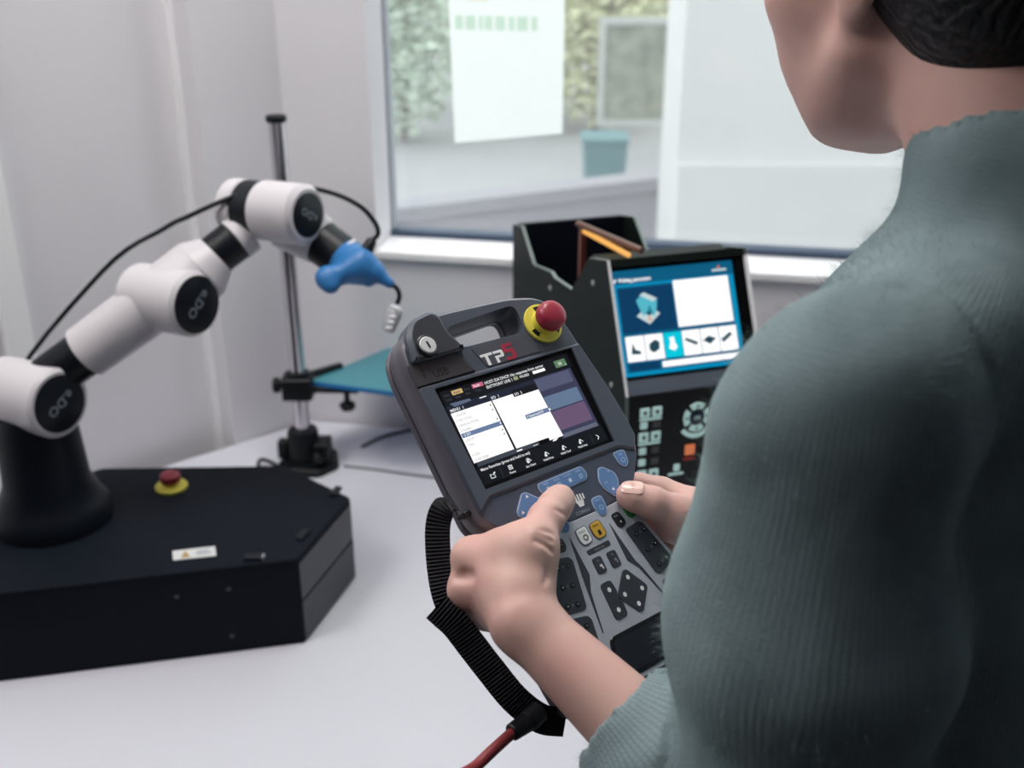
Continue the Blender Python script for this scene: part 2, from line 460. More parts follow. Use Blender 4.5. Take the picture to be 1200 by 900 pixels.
shrub(700, 60, 8.6, 1.8, 1.15, (216, 218, 184), 'yellow-green shrub right of the white poster')
shrub(790, 60, 9.8, 2.0, 1.3, (206, 210, 184), 'olive shrub behind the framed board')
b = MB(); b.box((-9, 13, -.05), (12, 13.4, 4.5), mat('far_facade', (186, 188, 182), .9, var=.05, scale=2), TW); o = b.build('building')
tag(o, 'long pale building facade far beyond the shrubs', 'building')

# poster on the glass
paper = bpy.data.materials.new('poster_paper'); paper.use_nodes = True
nt = paper.node_tree; nt.nodes.clear(); out = nt.nodes.new('ShaderNodeOutputMaterial')
d1 = nt.nodes.new('ShaderNodeBsdfDiffuse'); d1.inputs[0].default_value = (.93, .94, .93, 1); t1 = nt.nodes.new('ShaderNodeBsdfTranslucent'); t1.inputs[0].default_value = (.95, .97, .95, 1)
nz = nt.nodes.new('ShaderNodeTexNoise'); nz.inputs['Scale'].default_value = 300
mx = nt.nodes.new('ShaderNodeMixShader'); mx.inputs[0].default_value = .82
nt.links.new(d1.outputs[0], mx.inputs[1]); nt.links.new(t1.outputs[0], mx.inputs[2]); nt.links.new(mx.outputs[0], out.inputs[0])
po = thing('poster', TW, 'white paper poster taped on the window glass', 'poster')
b = MB(); T = np.eye(4)
b.add([(.270, .0975, 1.264), (.457, .0975, 1.287), (.457, .0975, 1.60), (.262, .0975, 1.60)], [(0, 1, 2, 3)], paper)
b.build('sheet', po, smooth=False)
b = MB(); 
def tinted(name, c):
    m = paper.copy(); m.name = name
    for n in m.node_tree.nodes:
        if n.type in ('BSDF_DIFFUSE', 'BSDF_TRANSLUCENT'): n.inputs[0].default_value = c
    return m
gm = tinted('faded_green_print', (.72, .86, .74, 1)); ym = tinted('faded_yellow_print', (.90, .86, .66, 1))
TX = np.eye(4); TX[:3, :3] = np.array([[1, 0, 0], [0, 0, 1], [0, 1, 0.0]]).T.T; TX[:3, 3] = [0, .0965, 0]
x = .275
for wd in (.016, .02, .008, .016, .02, .012, .022, .012):
    b.quad([(x, .0968, 1.452), (x+wd*.8, .0968, 1.452), (x+wd*.8, .0968, 1.474), (x, .0968, 1.474)], gm); x += wd+.002
o = b.build('green_lettering', po, smooth=False); o['kind'] = 'stuff'
b = MB(); b.quad([(.298, .0968, 1.498), (.33, .0968, 1.498), (.33, .0968, 1.53), (.298, .0968, 1.53)], ym); b.build('yellow_print', po, smooth=False)

# ================================================================== the table
TZ = 0.76
tab_m = mat('table_laminate', (213, 215, 225), .38, var=.015, scale=5)
T = TW.copy(); T[:3, 3] = wp(.012, -.006, 0)
tb = thing('table', T, 'large white laminate table along the window wall', 'table')
b = MB(); b.prism([(0, 0), (-.835, -.97), (2.1, -.97), (2.1, 0)], TZ-.03, TZ, tab_m); b.build('tabletop', tb, bevel=.003)
lg = mat('table_steel', (170, 172, 178), .35, metal=.7, var=.02)
for x, y in ((-.7, -.92), (2.05, -.92), (.05, -.06+-.1), (2.05, -.06)):
    b = MB(); b.box((x-.025, y-.025, 0), (x+.025, y+.025, TZ-.03), lg); b.build('leg', tb, bevel=.002)
b = MB(); b.box((-.675, -.945, TZ-.09), (2.025, -.92, TZ-.03), lg); b.box((.075, -.07, TZ-.09), (2.025, -.045, TZ-.03), lg); b.build('apron', tb)

# ================================================================== teach pendant (held in both hands)
PU = np.array([0.77992454, 0.62580942, -0.0089602]); PV = np.array([0.42925802, -0.54527824, -0.72000638]); PN = np.array([0.45547258, -0.55770441, 0.6939096])
PO = np.array([0.01039202, 0.68023261, CAMZ-0.32602048])
TP = np.eye(4); TP[:3, 0] = PU; TP[:3, 1] = -PV; TP[:3, 2] = PN; TP[:3, 3] = PO
def pend(u, v, h): return PO+(PU*u+PV*v+PN*h)/1000          # millimetres on the pendant: right, down the face, out of the face
def ph(px, py, h): return at_plane(px, py, PO+PN*h/1000, PN)  # the point h mm above the pendant's face
def uv(pts): return np.array([(u/1000, -v/1000) for u, v in pts])
tp = thing('teach_pendant', TP, 'dark grey handheld teach pendant with touchscreen held in both hands', 'teach pendant')
body_m = mat('pendant_plastic', (77, 85, 98), .42, var=.05, scale=60, bump=.12, bscale=2500)
side_m = mat('pendant_flank_sheen', (104, 102, 113), .34, var=.08, scale=500, bump=.2, bscale=2500)  # lighter than the housing plastic to paint the sheen on the flank
dark_m = mat('pendant_black', (24, 26, 32), .4, var=.05)
plate_m = mat('keypad_silver', (192, 197, 208), .42, metal=.15, var=.03, scale=300)
key_m = mat('key_charcoal', (58, 64, 73), .45, var=.05)
panel_m = mat('key_panel_grey', (72, 80, 97), .45, var=.03)
blue_m = mat('key_blue', (98, 136, 186), .45, var=.04)
rim_m = mat('key_rim_pale', (178, 196, 222), .5, var=0)
white_m = mat('print_white', (248, 249, 250), .5, var=0)
OUT = [(-71,-58),(-68,-72),(-60,-81),(-48,-87),(-28,-88.5),(30,-87),(52,-82.5),(61,-77),(66,-66),(69,-54),(71,-38),(76,-2),(78,20),(78.5,38),(74,50),(62,64),(54,76),(52,92),(58,112),(65,132),(69,158),(66,180),(52,189),(-48,193),(-62,185),(-65,158),(-62,135),(-54,114),(-48,95),(-47,82),(-52,70),(-62,63),(-69,54)]
out_p = rounded(uv(OUT), .010, 3)
HOLE = rounded(uv([(-31,-76.5),(33,-80.5),(30.5,-58.5),(-27,-59.5)]), .008, 4)
def plate_with_holes(outer, holes, z0, z1, m, ch=0.0, ms=None):
    """extruded outline with holes, chamfered outer rim"""
    mb = MB(); P = outer if area(outer) > 0 else outer[::-1]
    bm = bmesh.new(); top = inset(P, ch) if ch else P
    loops = [top]+holes
    for L in loops:
        vs = [bm.verts.new((x, y, 0)) for x, y in L]
        for i in range(len(vs)): bm.edges.new((vs[i], vs[(i+1) % len(vs)]))
    bmesh.ops.triangle_fill(bm, use_beauty=True, use_dissolve=False, edges=bm.edges[:])
    bm.verts.index_update(); Vt = np.array([v.co[:] for v in bm.verts]); Ft = []
    for f in bm.faces:
        t = [v.index for v in f.verts]
        if f.normal.z < 0: t = t[::-1]
        Ft.append(t)
    bm.free()
    A = Vt.copy(); A[:, 2] = z1; mb.add(A, Ft, m); B = Vt.copy(); B[:, 2] = z0; mb.add(B, [t[::-1] for t in Ft], m)
    n = len(P)
    rings = [(top, z0), (P, z0+ch), (P, z1-ch), (top, z1)] if ch else [(P, z0), (P, z1)]
    V = np.concatenate([np.column_stack([r, np.full(n, z)]) for r, z in rings])
    mb.add(V, [(k*n+i, k*n+(i+1) % n, (k+1)*n+(i+1) % n, (k+1)*n+i) for k in range(len(rings)-1) for i in range(n)], ms or m)
    for H in holes:
        H = H if area(H) < 0 else H[::-1]; q = len(H)
        V = np.concatenate([np.column_stack([H, np.full(q, z0)]), np.column_stack([H, np.full(q, z1)])])
        mb.add(V, [(i, (i+1) % q, q+(i+1) % q, q+i) for i in range(q)], m)
    return mb
plate_with_holes(out_p, [HOLE], -.0235, .0005, body_m, .0026, side_m).build('housing', tp, ang=50)
plate_with_holes(inset(out_p if area(out_p) > 0 else out_p[::-1], .0002), [HOLE], -.031, -.0248, side_m, .002).build('housing_cover', tp, ang=50)
q = inset(out_p if area(out_p) > 0 else out_p[::-1], .0014)
plate_with_holes(q, [inset(HOLE if area(HOLE) > 0 else HOLE[::-1], -.001)], -.0250, -.0233, dark_m).build('seam_gasket', tp)
# raised bezel with the screen sunk in it
SCR = uv([(-59.5,-37),(60,-37),(57,37),(-57,37)])
BEZ = rounded(uv([(-70,-41),(69,-39),(75,-2),(77,20),(77.5,38),(71,48.5),(58.5,42.3),(-55.5,43),(-68,51)]), .0015, 2)
plate_with_holes(BEZ, [SCR], -.001, .0026, body_m, .0016).build('bezel', tp)
b = MB(); P = uv([(-63,-39.5),(63,-39.5),(60,39.5),(-60,39.5)])
b.prism(P, -.0006, .0006, mat('screen_glass', (8, 9, 12), .45, var=0, spec=.15), ch=.0)
scr = b.build('screen', tp)
# what the screen shows, thin luminous layers
WH = glow('ui_white', (255, 255, 255), 1.0); NV = glow('ui_navy', (30, 36, 52), 1.0); BK = glow('ui_black', (14, 18, 24), 1.0)
TX = glow('ui_text', (225, 228, 230), 1.0); HL = glow('ui_highlight', (104, 124, 160), 1.0); GY = glow('ui_grey', (62, 68, 78), 1.0)
FA = glow('ui_faint', (206, 204, 208), 1.0)
def up(poly, m, z=.0008, mb=None): mb.quad([(x, y, z) for x, y in uv(poly)[::-1]], m)
def ur(u0, v0, u1, v1, m, z=.0008, mb=None): up([(u0,v0),(u1,v0),(u1,v1),(u0,v1)], m, z, mb)
def ut(body, u, v, size, m, z=.0012, mb=None, sx=1.0, align='LEFT', rot=0): mb.text(body, u/1000, -v/1000, size/1000, m, z, sx=sx, align=align, rot=rot)
b = MB()
ur(-56.5, -34.2, 54.5, -23.5, BK, mb=b); ur(-56.5, -23.5, 18, -15.2, NV, mb=b)
up([(-53,-24.6),(-37,-24.2),(-36,-22.4),(-50,-21.6)], glow('ui_swoosh', (92, 104, 128)), .001, b)
ur(-47.8, -32.6, -39.2, -29.4, glow('ui_amber', (206, 176, 120)), .001, b); ur(-31, -32.7, -21.8, -29.8, glow('ui_rose', (196, 96, 124)), .001, b)
ut('Auto', -46.6, -30.0, 2.6, GY, mb=b); ut('Fault', -30, -30.3, 2.6, TX, mb=b)
for u, v, t in ((-54.5, -30, 'Busy'), (-54.5, -26.6, 'Hold'), (-46.5, -26.8, 'Step'), (-38, -30, 'Prod'), (-38.2, -27, 'Run'), (-30.4, -27, 'TCyc')): ut(t, u, v, 2.3, GY, mb=b)
ut('HOST-224 DHCP: No response from server', -20.8, -29.9, 3.0, TX, mb=b, sx=.94); ut('ENTTPOINT LINE 1', -20.8, -26.7, 3.0, TX, mb=b, sx=.88)
ur(2.9, -29.2, 6.6, -26.6, glow('ui_olive', (150, 160, 120)), .001, b); ut('PAUSED', 8, -26.9, 2.6, TX, mb=b, sx=.9); ur(19.9, -29.0, 31, -26.8, WH, .001, b)
ur(40.5, -31.4, 50.8, -26.0, glow('ui_green', (92, 126, 92)), .001, b); ut('10', 43, -27.4, 3.4, TX, mb=b); up([(48.6,-27),(50.2,-27),(49.4,-26.3)], TX, .0012, b)
ut('MENU  1', -55, -18.7, 2.9, TX, mb=b); ut('I/O  1', -21.2, -18.7, 2.9, TX, mb=b); ur(-3.4, -20.4, 18, -15.6, BK, .0009, b); ut('I/O  2', -2.4, -16.2, 2.7, TX, mb=b); ur(-29.5, -22.6, -23.8, -21.8, TX, .001, b)
ur(-55.4, -18, -22.0, 18.3, WH, .001, b); up([(-21.1,-18),(-3.4,-18),(-3.4,-15.5),(18,-15.5),(19.6,21),(7.5,21),(7.5,18.8),(-20.3,18.5)], WH, .001, b)
ur(-55, -2.9, -22.1, .2, HL, .0012, b); ut('5 I/O', -53.4, -.5, 2.6, TX, .0014, b); ur(-23.6, -2.4, -22.6, -.6, TX, .0014, b)
for i, t in enumerate(('UTILITIES', 'TEST CYCLE', 'MANUAL FCTNS', 'ALARM', None, 'SETUP', 'FILE', None, 'USER', 'BROWSER')):
    if t: ut('%d %s' % (i+1, t), -54, -14.6+i*3.55, 2.3, FA, .0012, b, sx=.85)
for v in (-16, -12.6, -5.6, 2.6, 5.6): up([(-24.4,v),(-23.2,v+.7),(-24.4,v+1.4)], BK, .0012, b)
ur(-2.2, -1.2, 18.3, 2.0, HL, .0012, b); ut('3 Reserved/OP', -1.4, 1.3, 2.5, TX, .0014, b, sx=.95); up([(18.3,-.6),(20,.5),(18.3,1.6)], WH, .0013, b)
ur(18, -23.5, 52, 23, glow('ui_plum', (58, 60, 86)), .0009, b); ur(18.2, -22.6, 49.4, -13.4, glow('ui_slate', (84, 88, 114)), .001, b); ur(19.0, -8.9, 49.4, 1.6, glow('ui_steel', (98, 118, 146)), .001, b)
ur(19.6, 2.6, 49.4, 17, glow('ui_mauve', (104, 84, 114)), .001, b); ur(19.8, 19.8, 51, 22.6, glow('ui_slate2', (96, 102, 118)), .001, b)
ur(-53.6, 18.6, -1.4, 21.4, GY, .0009, b); ur(-21, 19.9, -16.4, 20.8, WH, .0012, b); ur(-7, 20.4, -3, 21, FA, .0012, b); up([(9,22.4),(10.6,21.2),(15,21.2),(12,22.6)], WH, .0012, b)
ur(-55.5, 21.6, 54, 34.2, BK, .0008, b); ut('Menu Favorites (press and hold to set)', -53.2, 24.9, 2.7, TX, .0012, b, sx=.97)
for u in (-39.4, 40.4): ur(u, 26.5, u+.35, 33.8, GY, .0012, b)
for i, t in enumerate(('Home', 'Arc Chart', 'Weld Proc', 'Weld Tool', 'Weld Aux')):
    u = -31.2+15.45*i; ut(t, u, 33.1, 2.1, TX, .0012, b, align='CENTER', sx=.95)
    if i == 0:
        for k in range(3):
            for j in range(3): ur(u-1.7+k*1.2, 27.3+j*1.15, u-.75+k*1.2, 28.2+j*1.15, TX, .0012, b)
    else:
        up([(u-1.9,29.8),(u-.4,27.2),(u+.4,27.2),(u+1,28),(u,28.6),(u+.4,30.4),(u-1.2,30.6)], TX, .0012, b); up([(u+.5,27.4),(u+2.3,29.4),(u+1.9,29.8),(u+.5,28.2)], TX, .0013, b)
        if i == 1: b.lathe([(.0013, .0012), (.0016, .0013)], TX, np.block([[np.eye(3), np.array([[u/1000-.0004], [-.0286], [0]])], [np.zeros((1, 3)), np.ones((1, 1))]]), 14, False)
for q in ([(-48.4,28.6),(-47.9,28.6),(-47.9,31.8),(-48.4,31.8)], [(-48.4,31.3),(-44.6,31.3),(-44.6,31.8),(-48.4,31.8)], [(-45.1,29.8),(-44.6,29.8),(-44.6,31.8),(-45.1,31.8)], [(-48.4,28.9),(-46.6,28.9),(-46.6,29.4),(-48.4,29.4)], [(-46.2,29.6),(-44.8,28),(-43.6,28),(-43.6,28.6),(-45.8,30)]): up(q, TX, .0012, b)
up([(45,28.4),(45.6,28.4),(47.2,30.2),(45.6,32),(45,32),(46.5,30.2)], WH, .0012, b)
o = b.build('screen_contents', scr, smooth=False); o['kind'] = 'stuff'
# key switch pod, usb flap, TP5 badge
b = MB(); POD = rounded(uv([(-67,-57),(-64,-75),(-56,-86.5),(-38,-89.5),(-32.5,-85),(-32,-72),(-24.5,-57)]), [.002,.005,.006,.006,.005,.004,.002], 4)
b.prism(POD, -.012, .007, body_m, ch=.0028); b.build('key_pod', tp)
b = MB(); b.prism(rounded(uv([(-62.5,-58),(-60,-75),(-53,-83.5),(-40,-86),(-36,-82),(-35.6,-71),(-28.5,-58)]), .004, 4), .005, .0073, mat('pod_recess', (52, 55, 64), .5, var=.04)); kp = b.build('pod_face', tp)
TK = np.eye(4); TK[:3, 3] = [-.0535, .0652, .0068]
b = MB(); b.lathe([(.0078, -.002), (.0078, .0014), (.0068, .002), (.006, .0016)], dark_m, TK); ks = b.build('key_switch', tp)
b = MB(); b.lathe([(.0061, .0008), (.0061, .0022), (.0054, .0028)], mat('lock_face_white', (224, 226, 228), .3, var=.02), TK); b.build('lock_cylinder', ks)
b = MB(); T = TK.copy(); c_, s_ = math.cos(.15), math.sin(.15); T[:3, :3] = np.array([[c_, -s_, 0], [s_, c_, 0], [0, 0, 1]]); b.prism(rect(-.0006, -.0026, .0006, .0026, .0005, 3), .0026, .0031, dark_m, T); b.build('key_slot', ks)
b = MB(); b.prism(uv([(-70,-57),(-30.5,-57.5),(-23.5,-41),(-70.5,-41)]), .0003, .0024, mat('usb_flap', (62, 58, 64), .5, var=.05), ch=.0006); uf = b.build('usb_flap', tp)
b = MB(); em = mat('embossed_mark', (18, 18, 22), .6, var=0)
b.text('USB', -.0555, .0442, .0075, em, .00255, sx=.95); up([(-62.4,-45.2),(-61.6,-45.2),(-61.6,-51),(-60.6,-51),(-62,-53.4),(-63.4,-51),(-62.4,-51)], em, .00255, b); up([(-62.4,-46.6),(-64.4,-48.4),(-64.4,-49.8),(-63.8,-49.8),(-63.8,-48.7),(-62.4,-47.5)], em, .00256, b)
o = b.build('usb_mark', uf, smooth=False)
b = MB(); b.prism(rounded(uv([(-18,-57),(30,-57),(36,-41.5),(-12,-41.5)]), .001, 2), .0003, .0010, mat('badge_plate', (78, 81, 92), .5, var=.02)); bp_ = b.build('badge_plate', tp)
b = MB(); red_m = mat('badge_red', (170, 46, 70), .5, var=0)
for q in ([(-14.6,-50.8),(-4.4,-50.8),(-4.4,-48.9),(-14.6,-48.9)], [(-11,-48.9),(-8.4,-48.9),(-8.4,-42),(-11,-42)], [(-3.6,-50.8),(3.6,-50.8),(4.6,-49.8),(4.6,-46.4),(3.6,-45.4),(-.8,-45.4),(-.8,-42),(-3.2,-42),(-3.2,-47.2),(2.2,-47.2),(2.2,-48.9),(-3.6,-48.9)]): up(q, white_m, .0012, b)
o = b.build('badge_letters', bp_, smooth=False); o['kind'] = 'stuff'
b = MB(); up([(5.2,-54),(14,-54),(14,-51.4),(8.2,-51.4),(8.2,-49.8),(12.8,-49.8),(14.4,-48.2),(14.4,-43.2),(12.8,-41.6),(5.2,-41.6),(5.2,-44),(11.2,-44),(11.2,-47.3),(5.2,-47.3)], red_m, .0012, b); b.build('badge_numeral', bp_, smooth=False)
# emergency stop: yellow ring, red mushroom
TE = np.eye(4); TE[:3, 3] = [.0475, .0605, .0006]
yel_m = mat('stop_yellow', (226, 214, 84), .45, var=.04); stop_m = mat('stop_red', (162, 48, 68), .35, var=.04, scale=90)
b = MB(); b.lathe([(.0152, 0), (.0152, .0012), (.0148, .0018), (.0098, .0022), (.0094, .0068), (.0085, .0072)], yel_m, TE, 40); es = b.build('emergency_stop', tp)
b = MB(); b.lathe([(.0075, .004), (.0080, .0078), (.0104, .0086), (.0109, .0105), (.0108, .0148), (.0101, .0170), (.0089, .0178), (.0086, .0181), (.0060, .0190), (.002, .0194)], stop_m, TE, 40); b.build('stop_knob', es)
b = MB()
for a in (1.3, 3.4, 5.4):
    b.prism(np.array([(.0098*math.cos(a+t)*1.0, .0098*math.sin(a+t)) for t in (0, .25, .5)]+[(.0132*math.cos(a+t), .0132*math.sin(a+t)) for t in (.5, .25, 0)]), .0018, .0022, dark_m, TE)
o = b.build('ring_mark', es); o['kind'] = 'stuff'
# lower face: grey key panel and silver plate
LIFT = .0006
b = MB(); b.prism(rounded(uv([(-54.5,44),(58,43.2),(72,50),(60.5,64.5),(51,74.5),(29,76.2),(-6,76.6),(-33,71.5),(-49,69),(-64,58)]), .002, 3), .0003, .0010, panel_m, ch=.0003); b.build('key_panel', tp)
b = MB(); b.prism(rounded(uv([(-46,70),(-34,72.5),(-6,77.4),(29,77),(50,75.2),(52,84),(49.6,93),(56,113),(62.5,133),(66,158),(63,178),(50,185),(-44,187),(-57,179),(-61.5,158),(-59,136),(-51,115),(-45,96),(-44,82)]), .004, 3), .0003, .0012, plate_m, ch=.0004); b.build('keypad_plate', tp)
DU = -1.2; DV = .45     # keys stand about 1.5 mm above the glass plane the sketch was measured on
def K(pts): return [(u+DU, v+DV) for u, v in pts]
def key(name, pts, m, r=2.2, h=1.0, rim=None, marks=None, label=None):
    P = rounded(uv(K(pts)), r/1000, 4)
    if area(P) < 0: P = P[::-1]
    b = MB()
    if rim is not None:
        b.prism(P, .0008, .0017, rim); b.prism(inset(P, .00055), .0010, .0010+h/1000, m, ch=.00025)
    else: b.prism(P, .0008, .0010+h/1000, m, ch=.0003)
    o = b.build(name, tp)
    if label: o['label'] = label
    return o
def marks(parent, fn, name='key_print'):
    b = MB(); fn(b); o = b.build(name, parent, smooth=False); o['kind'] = 'stuff'; return o
def tri(b, u, v, s, a, m=white_m, z=.0022):
    P = [(u+s*math.cos(a+t), v+s*math.sin(a+t)) for t in (0, 2.2, -2.2)]; up(K(P), m, z, b)
def lab(b, t, u, v, s, m, z=.0022, rot=0): ut(t, u+DU, v+DV, s, m, z, b, align='CENTER', rot=rot)
ink = mat('key_ink_pale', (168, 194, 226), .5, var=0); inkd = mat('key_ink_dark', (30, 32, 36), .5, var=0); inkg = mat('key_ink_grey', (150, 154, 162), .5, var=0)
o = key('soft_key_strip', [(-17,45.2),(22,44.4),(24.4,49.5),(22.4,54.6),(-14,56.2),(-17.5,50)], blue_m, 2.2, rim=rim_m, label='wide blue key strip below the screen')
def f(b):
    for i, t in enumerate(('SHIFT', 'PROG', 'COORD', 'SPEED')):
        u = -11+i*9.6; lab(b, t, u, 48.0-.15*i, 1.9, ink); up(K([(u-1.2,49.6),(u+1.6,49.2),(u+1.9,52.2),(u-.9,52.8)]), ink, .0022, b); up(K([(u-.4,50.4),(u+.9,50.2),(u+1,51.6),(u-.2,51.8)]), blue_m if i % 2 else white_m, .0023, b)
marks(o, f)
o = key('arrow_cluster', [(-31.5,47.2),(-28,47.4),(-15.5,58.6),(-15.4,64),(-20,72.6),(-24.5,72.4),(-41,61),(-41,57.4)], blue_m, 2.6, rim=rim_m)
def f(b):
    tri(b, -29, 50.4, 1.5, -1.57); tri(b, -19.5, 59.2, 1.6, 0); tri(b, -37.2, 59.4, 1.5, 2.6); tri(b, -22, 69.2, 1.5, 1.57)
marks(o, f)
o = key('arrow_cluster', [(34.5,50.2),(38.5,50.2),(46.2,57),(46.4,62.4),(41.5,72.6),(37,72.6),(31,64),(30.4,58)], blue_m, 2.4, rim=rim_m)
def f(b):
    lab(b, 'SET', 35.2, 62.2, 1.9, ink); tri(b, 38.4, 67.4, 1.5, .9); lab(b, '+', 41, 56, 3.2, ink)
marks(o, f)
o = key('blue_key', [(52.2,43.9),(62.8,44.2),(62,53.5),(57.5,57),(53.4,53.5)], blue_m, 2.4, rim=rim_m)
marks(o, lambda b: (lab(b, 'STEP', 57.6, 47.6, 1.9, ink), b.lathe([(.0013, .0022), (.0019, .0023)], ink, np.block([[np.eye(3), np.array([[.0565], [-.0517], [0]])], [np.zeros((1, 3)), np.ones((1, 1))]]), 16, False)))
o = key('blue_key', [(17.6,67.6),(26.6,67.6),(27,76),(24.4,81.4),(18.6,81.4),(16.6,74)], blue_m, 2.6, rim=rim_m)
marks(o, lambda b: (lab(b, 'RESET', 22, 70.8, 1.9, ink), b.lathe([(.0013, .0022), (.0019, .0023)], ink, np.block([[np.eye(3), np.array([[.0208], [-.0762], [0]])], [np.zeros((1, 3)), np.ones((1, 1))]]), 16, False)))
o = key('blue_key', [(-16.4,72.6),(-7.4,75.4),(-8.2,80.2),(-11.4,83),(-16.4,81)], blue_m, 2.4, rim=rim_m)
marks(o, lambda b: lab(b, 'i', -12, 80.4, 3.0, ink))
o = key('white_key', [(-6.4,83),(3.6,82.2),(4.4,92.4),(2.6,94.6),(-4.4,95.2),(-6.6,91)], white_m, 2.6, 1.0, rim=key_m, label='white key')
marks(o, lambda b: (lab(b, 'HOLD', -1.6, 86.4, 2.1, inkg), b.lathe([(.0013, .0022), (.0021, .0023)], inkd, np.block([[np.eye(3), np.array([[-.0019], [-.0905], [0]])], [np.zeros((1, 3)), np.ones((1, 1))]]), 18, False)))
o = key('yellow_key', [(6,83),(15.8,82),(17,92),(15.6,94.4),(8.6,95.2),(6,91)], mat('key_yellow', (224, 178, 66), .45, var=.03), 2.6, 1.0, rim=key_m, label='yellow key')
marks(o, lambda b: (lab(b, 'STOP', 10.9, 86.2, 2.1, mat('ink_brown', (120, 90, 30), .5, var=0)), up(K([(10.2,89),(12.6,88.8),(12.8,92),(10.4,92.2)]), inkd, .0022, b)))
o = key('label_bar', [(-4.8,98.2),(16,97.4),(16.2,101.2),(-4.4,101.9)], key_m, 1.2, .5); marks(o, lambda b: lab(b, 'DRIVE ON', 5.8, 100.7, 1.9, inkg, .0018))
for (u, v, t) in ((0, 110, 'F1'), (12.8, 110.2, 'F2')):
    o = key('function_key', [(u-4,v-5.6),(u+4,v-5.6),(u+4,v+5.8),(u-4,v+5.8)], key_m, 2.2, .9)
    marks(o, lambda b: (lab(b, t, u, v-2.2, 1.9, inkg), up(K([(u-.6,v+.2),(u+1.6,v-.2),(u+1.9,v+3.2),(u+.8,v+3.4),(u+.6,v+1.4),(u-.6,v+1.4)]), white_m if u < 5 else inkg, .0022, b)))
o = key('rocker_key', [(-7.2,121.6),(2.6,121.4),(3.6,130),(2.0,134),(4.0,138),(3.4,147),(-7.4,147.2)], key_m, 3.0, .9)
def hexa(b, u, v, s=1.6): up(K([(u+s*math.cos(t*math.pi/3), v+s*1.15*math.sin(t*math.pi/3)) for t in range(6)]), white_m, .0022, b)
marks(o, lambda b: (hexa(b, -2.2, 127.2), hexa(b, -2.4, 141.2)))
o = key('direction_key', [(14.5,119.6),(18,119.6),(27.6,134),(27.6,136.4),(16,149),(12.8,148.8),(2.4,134.6),(2.6,132.4)], key_m, 2.4, .9)
marks(o, lambda b: (hexa(b, 16, 125), hexa(b, 22.6, 135.4), hexa(b, 7.6, 134.2), hexa(b, 14.6, 143.4)))
o = key('ok_key', [(26.4,82.8),(33.6,82.2),(36.2,91.2),(31.8,94),(28,92.6)], dark_m, 2.4, 1.0); marks(o, lambda b: (lab(b, 'AUX', 29.6, 85.6, 1.8, inkg), hexa(b, 31.6, 89.6, .7)))
o = key('start_key', [(38,80.8),(47.2,80),(48.6,88),(44,91),(39.6,89.4)], mat('key_green', (46, 132, 62), .4, var=.05), 2.4, 1.1, label='green key'); marks(o, lambda b: (lab(b, 'START', 42.8, 83.4, 1.8, mat('ink_green', (130, 200, 140), .5, var=0)), tri(b, 43.6, 86.6, 1.2, 0, mat('ink_green2', (110, 190, 120), .5, var=0))))
def jog(pts, rows, names, bw=True):
    o = key('jog_key', pts, key_m, 2.6, .9)
    def f(b):
        for (u, v, du, dv), t in zip(rows, names):
            for k, sg in ((0, -1), (1, 1)):
                x, y = u+sg*du, v+sg*dv
                b.lathe([(.0021, .0019), (.0018, .0023)], dark_m, np.block([[np.eye(3), np.array([[(x+DU)/1000], [-(y+DV)/1000], [0]])], [np.zeros((1, 3)), np.ones((1, 1))]]), 14, True)
                up(K([(x+.55*math.cos(a), y+.55*math.sin(a)) for a in (0, 1.05, 2.1, 3.14, 4.2, 5.25)]), white_m if (k == 0) == bw else inkg, .0025, b)
            lab(b, t, u, v+.8, 2.2, inkg)
    marks(o, f)
jog([(32,95.6),(45,94),(48.4,96),(57.6,124),(56,128),(44,132.4),(39.6,131)], [(42.6,101,4,-.6),(45.6,113,4.2,-.8),(48.8,125,4.2,-.8)], ('J1', 'J2', 'J3'), False)
jog([(40.4,137),(55.6,133.2),(60,160),(44,164)], [(48.4,143,3.8,-.6),(51,155,3.8,-.6)], ('J4', 'J5'), False)
jog([(-33,94.4),(-19.6,97),(-17.6,100),(-23.6,130.6),(-26.6,132),(-40.6,130),(-43,127),(-36,97)], [(-27.4,101.5,4,.6),(-30.4,114,4,.6),(-33.2,126,4,.6)], ('X', 'Y', 'Z'))
jog([(-29.4,80.6),(-18,83.6),(-17.2,90),(-19.6,93.4),(-31.4,91.4)], [(-24,87.6,3.4,.6)], ('Z',))
jog([(-43,132.4),(-26.4,135.6),(-24.2,138.6),(-27.8,161),(-46,160)], [(-34.2,140.6,3.8,.6),(-36,152,3.8,.6)], ('A', 'B'))
# dark wedges between the key columns
wedge_m = mat('wedge_charcoal', (58, 62, 72), .5, var=.03)
for pts in ([(-12,86),(-10.6,113),(-15.8,123.5),(-20.6,150),(-21.2,150),(-17.6,121),(-16.4,112)], [(22.6,87.6),(28.2,117),(31,123),(38.4,147),(37.8,147.2),(28.6,122.5),(22.4,115)]):
    b = MB(); b.prism(uv(K(pts)), .0008, .0016, wedge_m); b.build('wedge_strip', tp)
# COMAU mark
b = MB()
for i in range(4):
    u = 4.6+i*2.3; up([(u,61.5+i*.3),(u+1.2,61.5+i*.3),(u+1.0+.4*(3-i)*.3,68.6-(i-1.2)**2*.8),(u-.4,69.0-(i-1.2)**2*.8)], white_m, .0013, b)
up([(4.2,66.2),(10.8,66.6),(9.4,70.6),(5.4,70.6)], white_m, .0013, b)
ut('COMAU', 5.8, 75.0, 3.3, inkg, .0013, b, align='CENTER')
o = b.build('maker_mark', tp, smooth=False); o['kind'] = 'stuff'
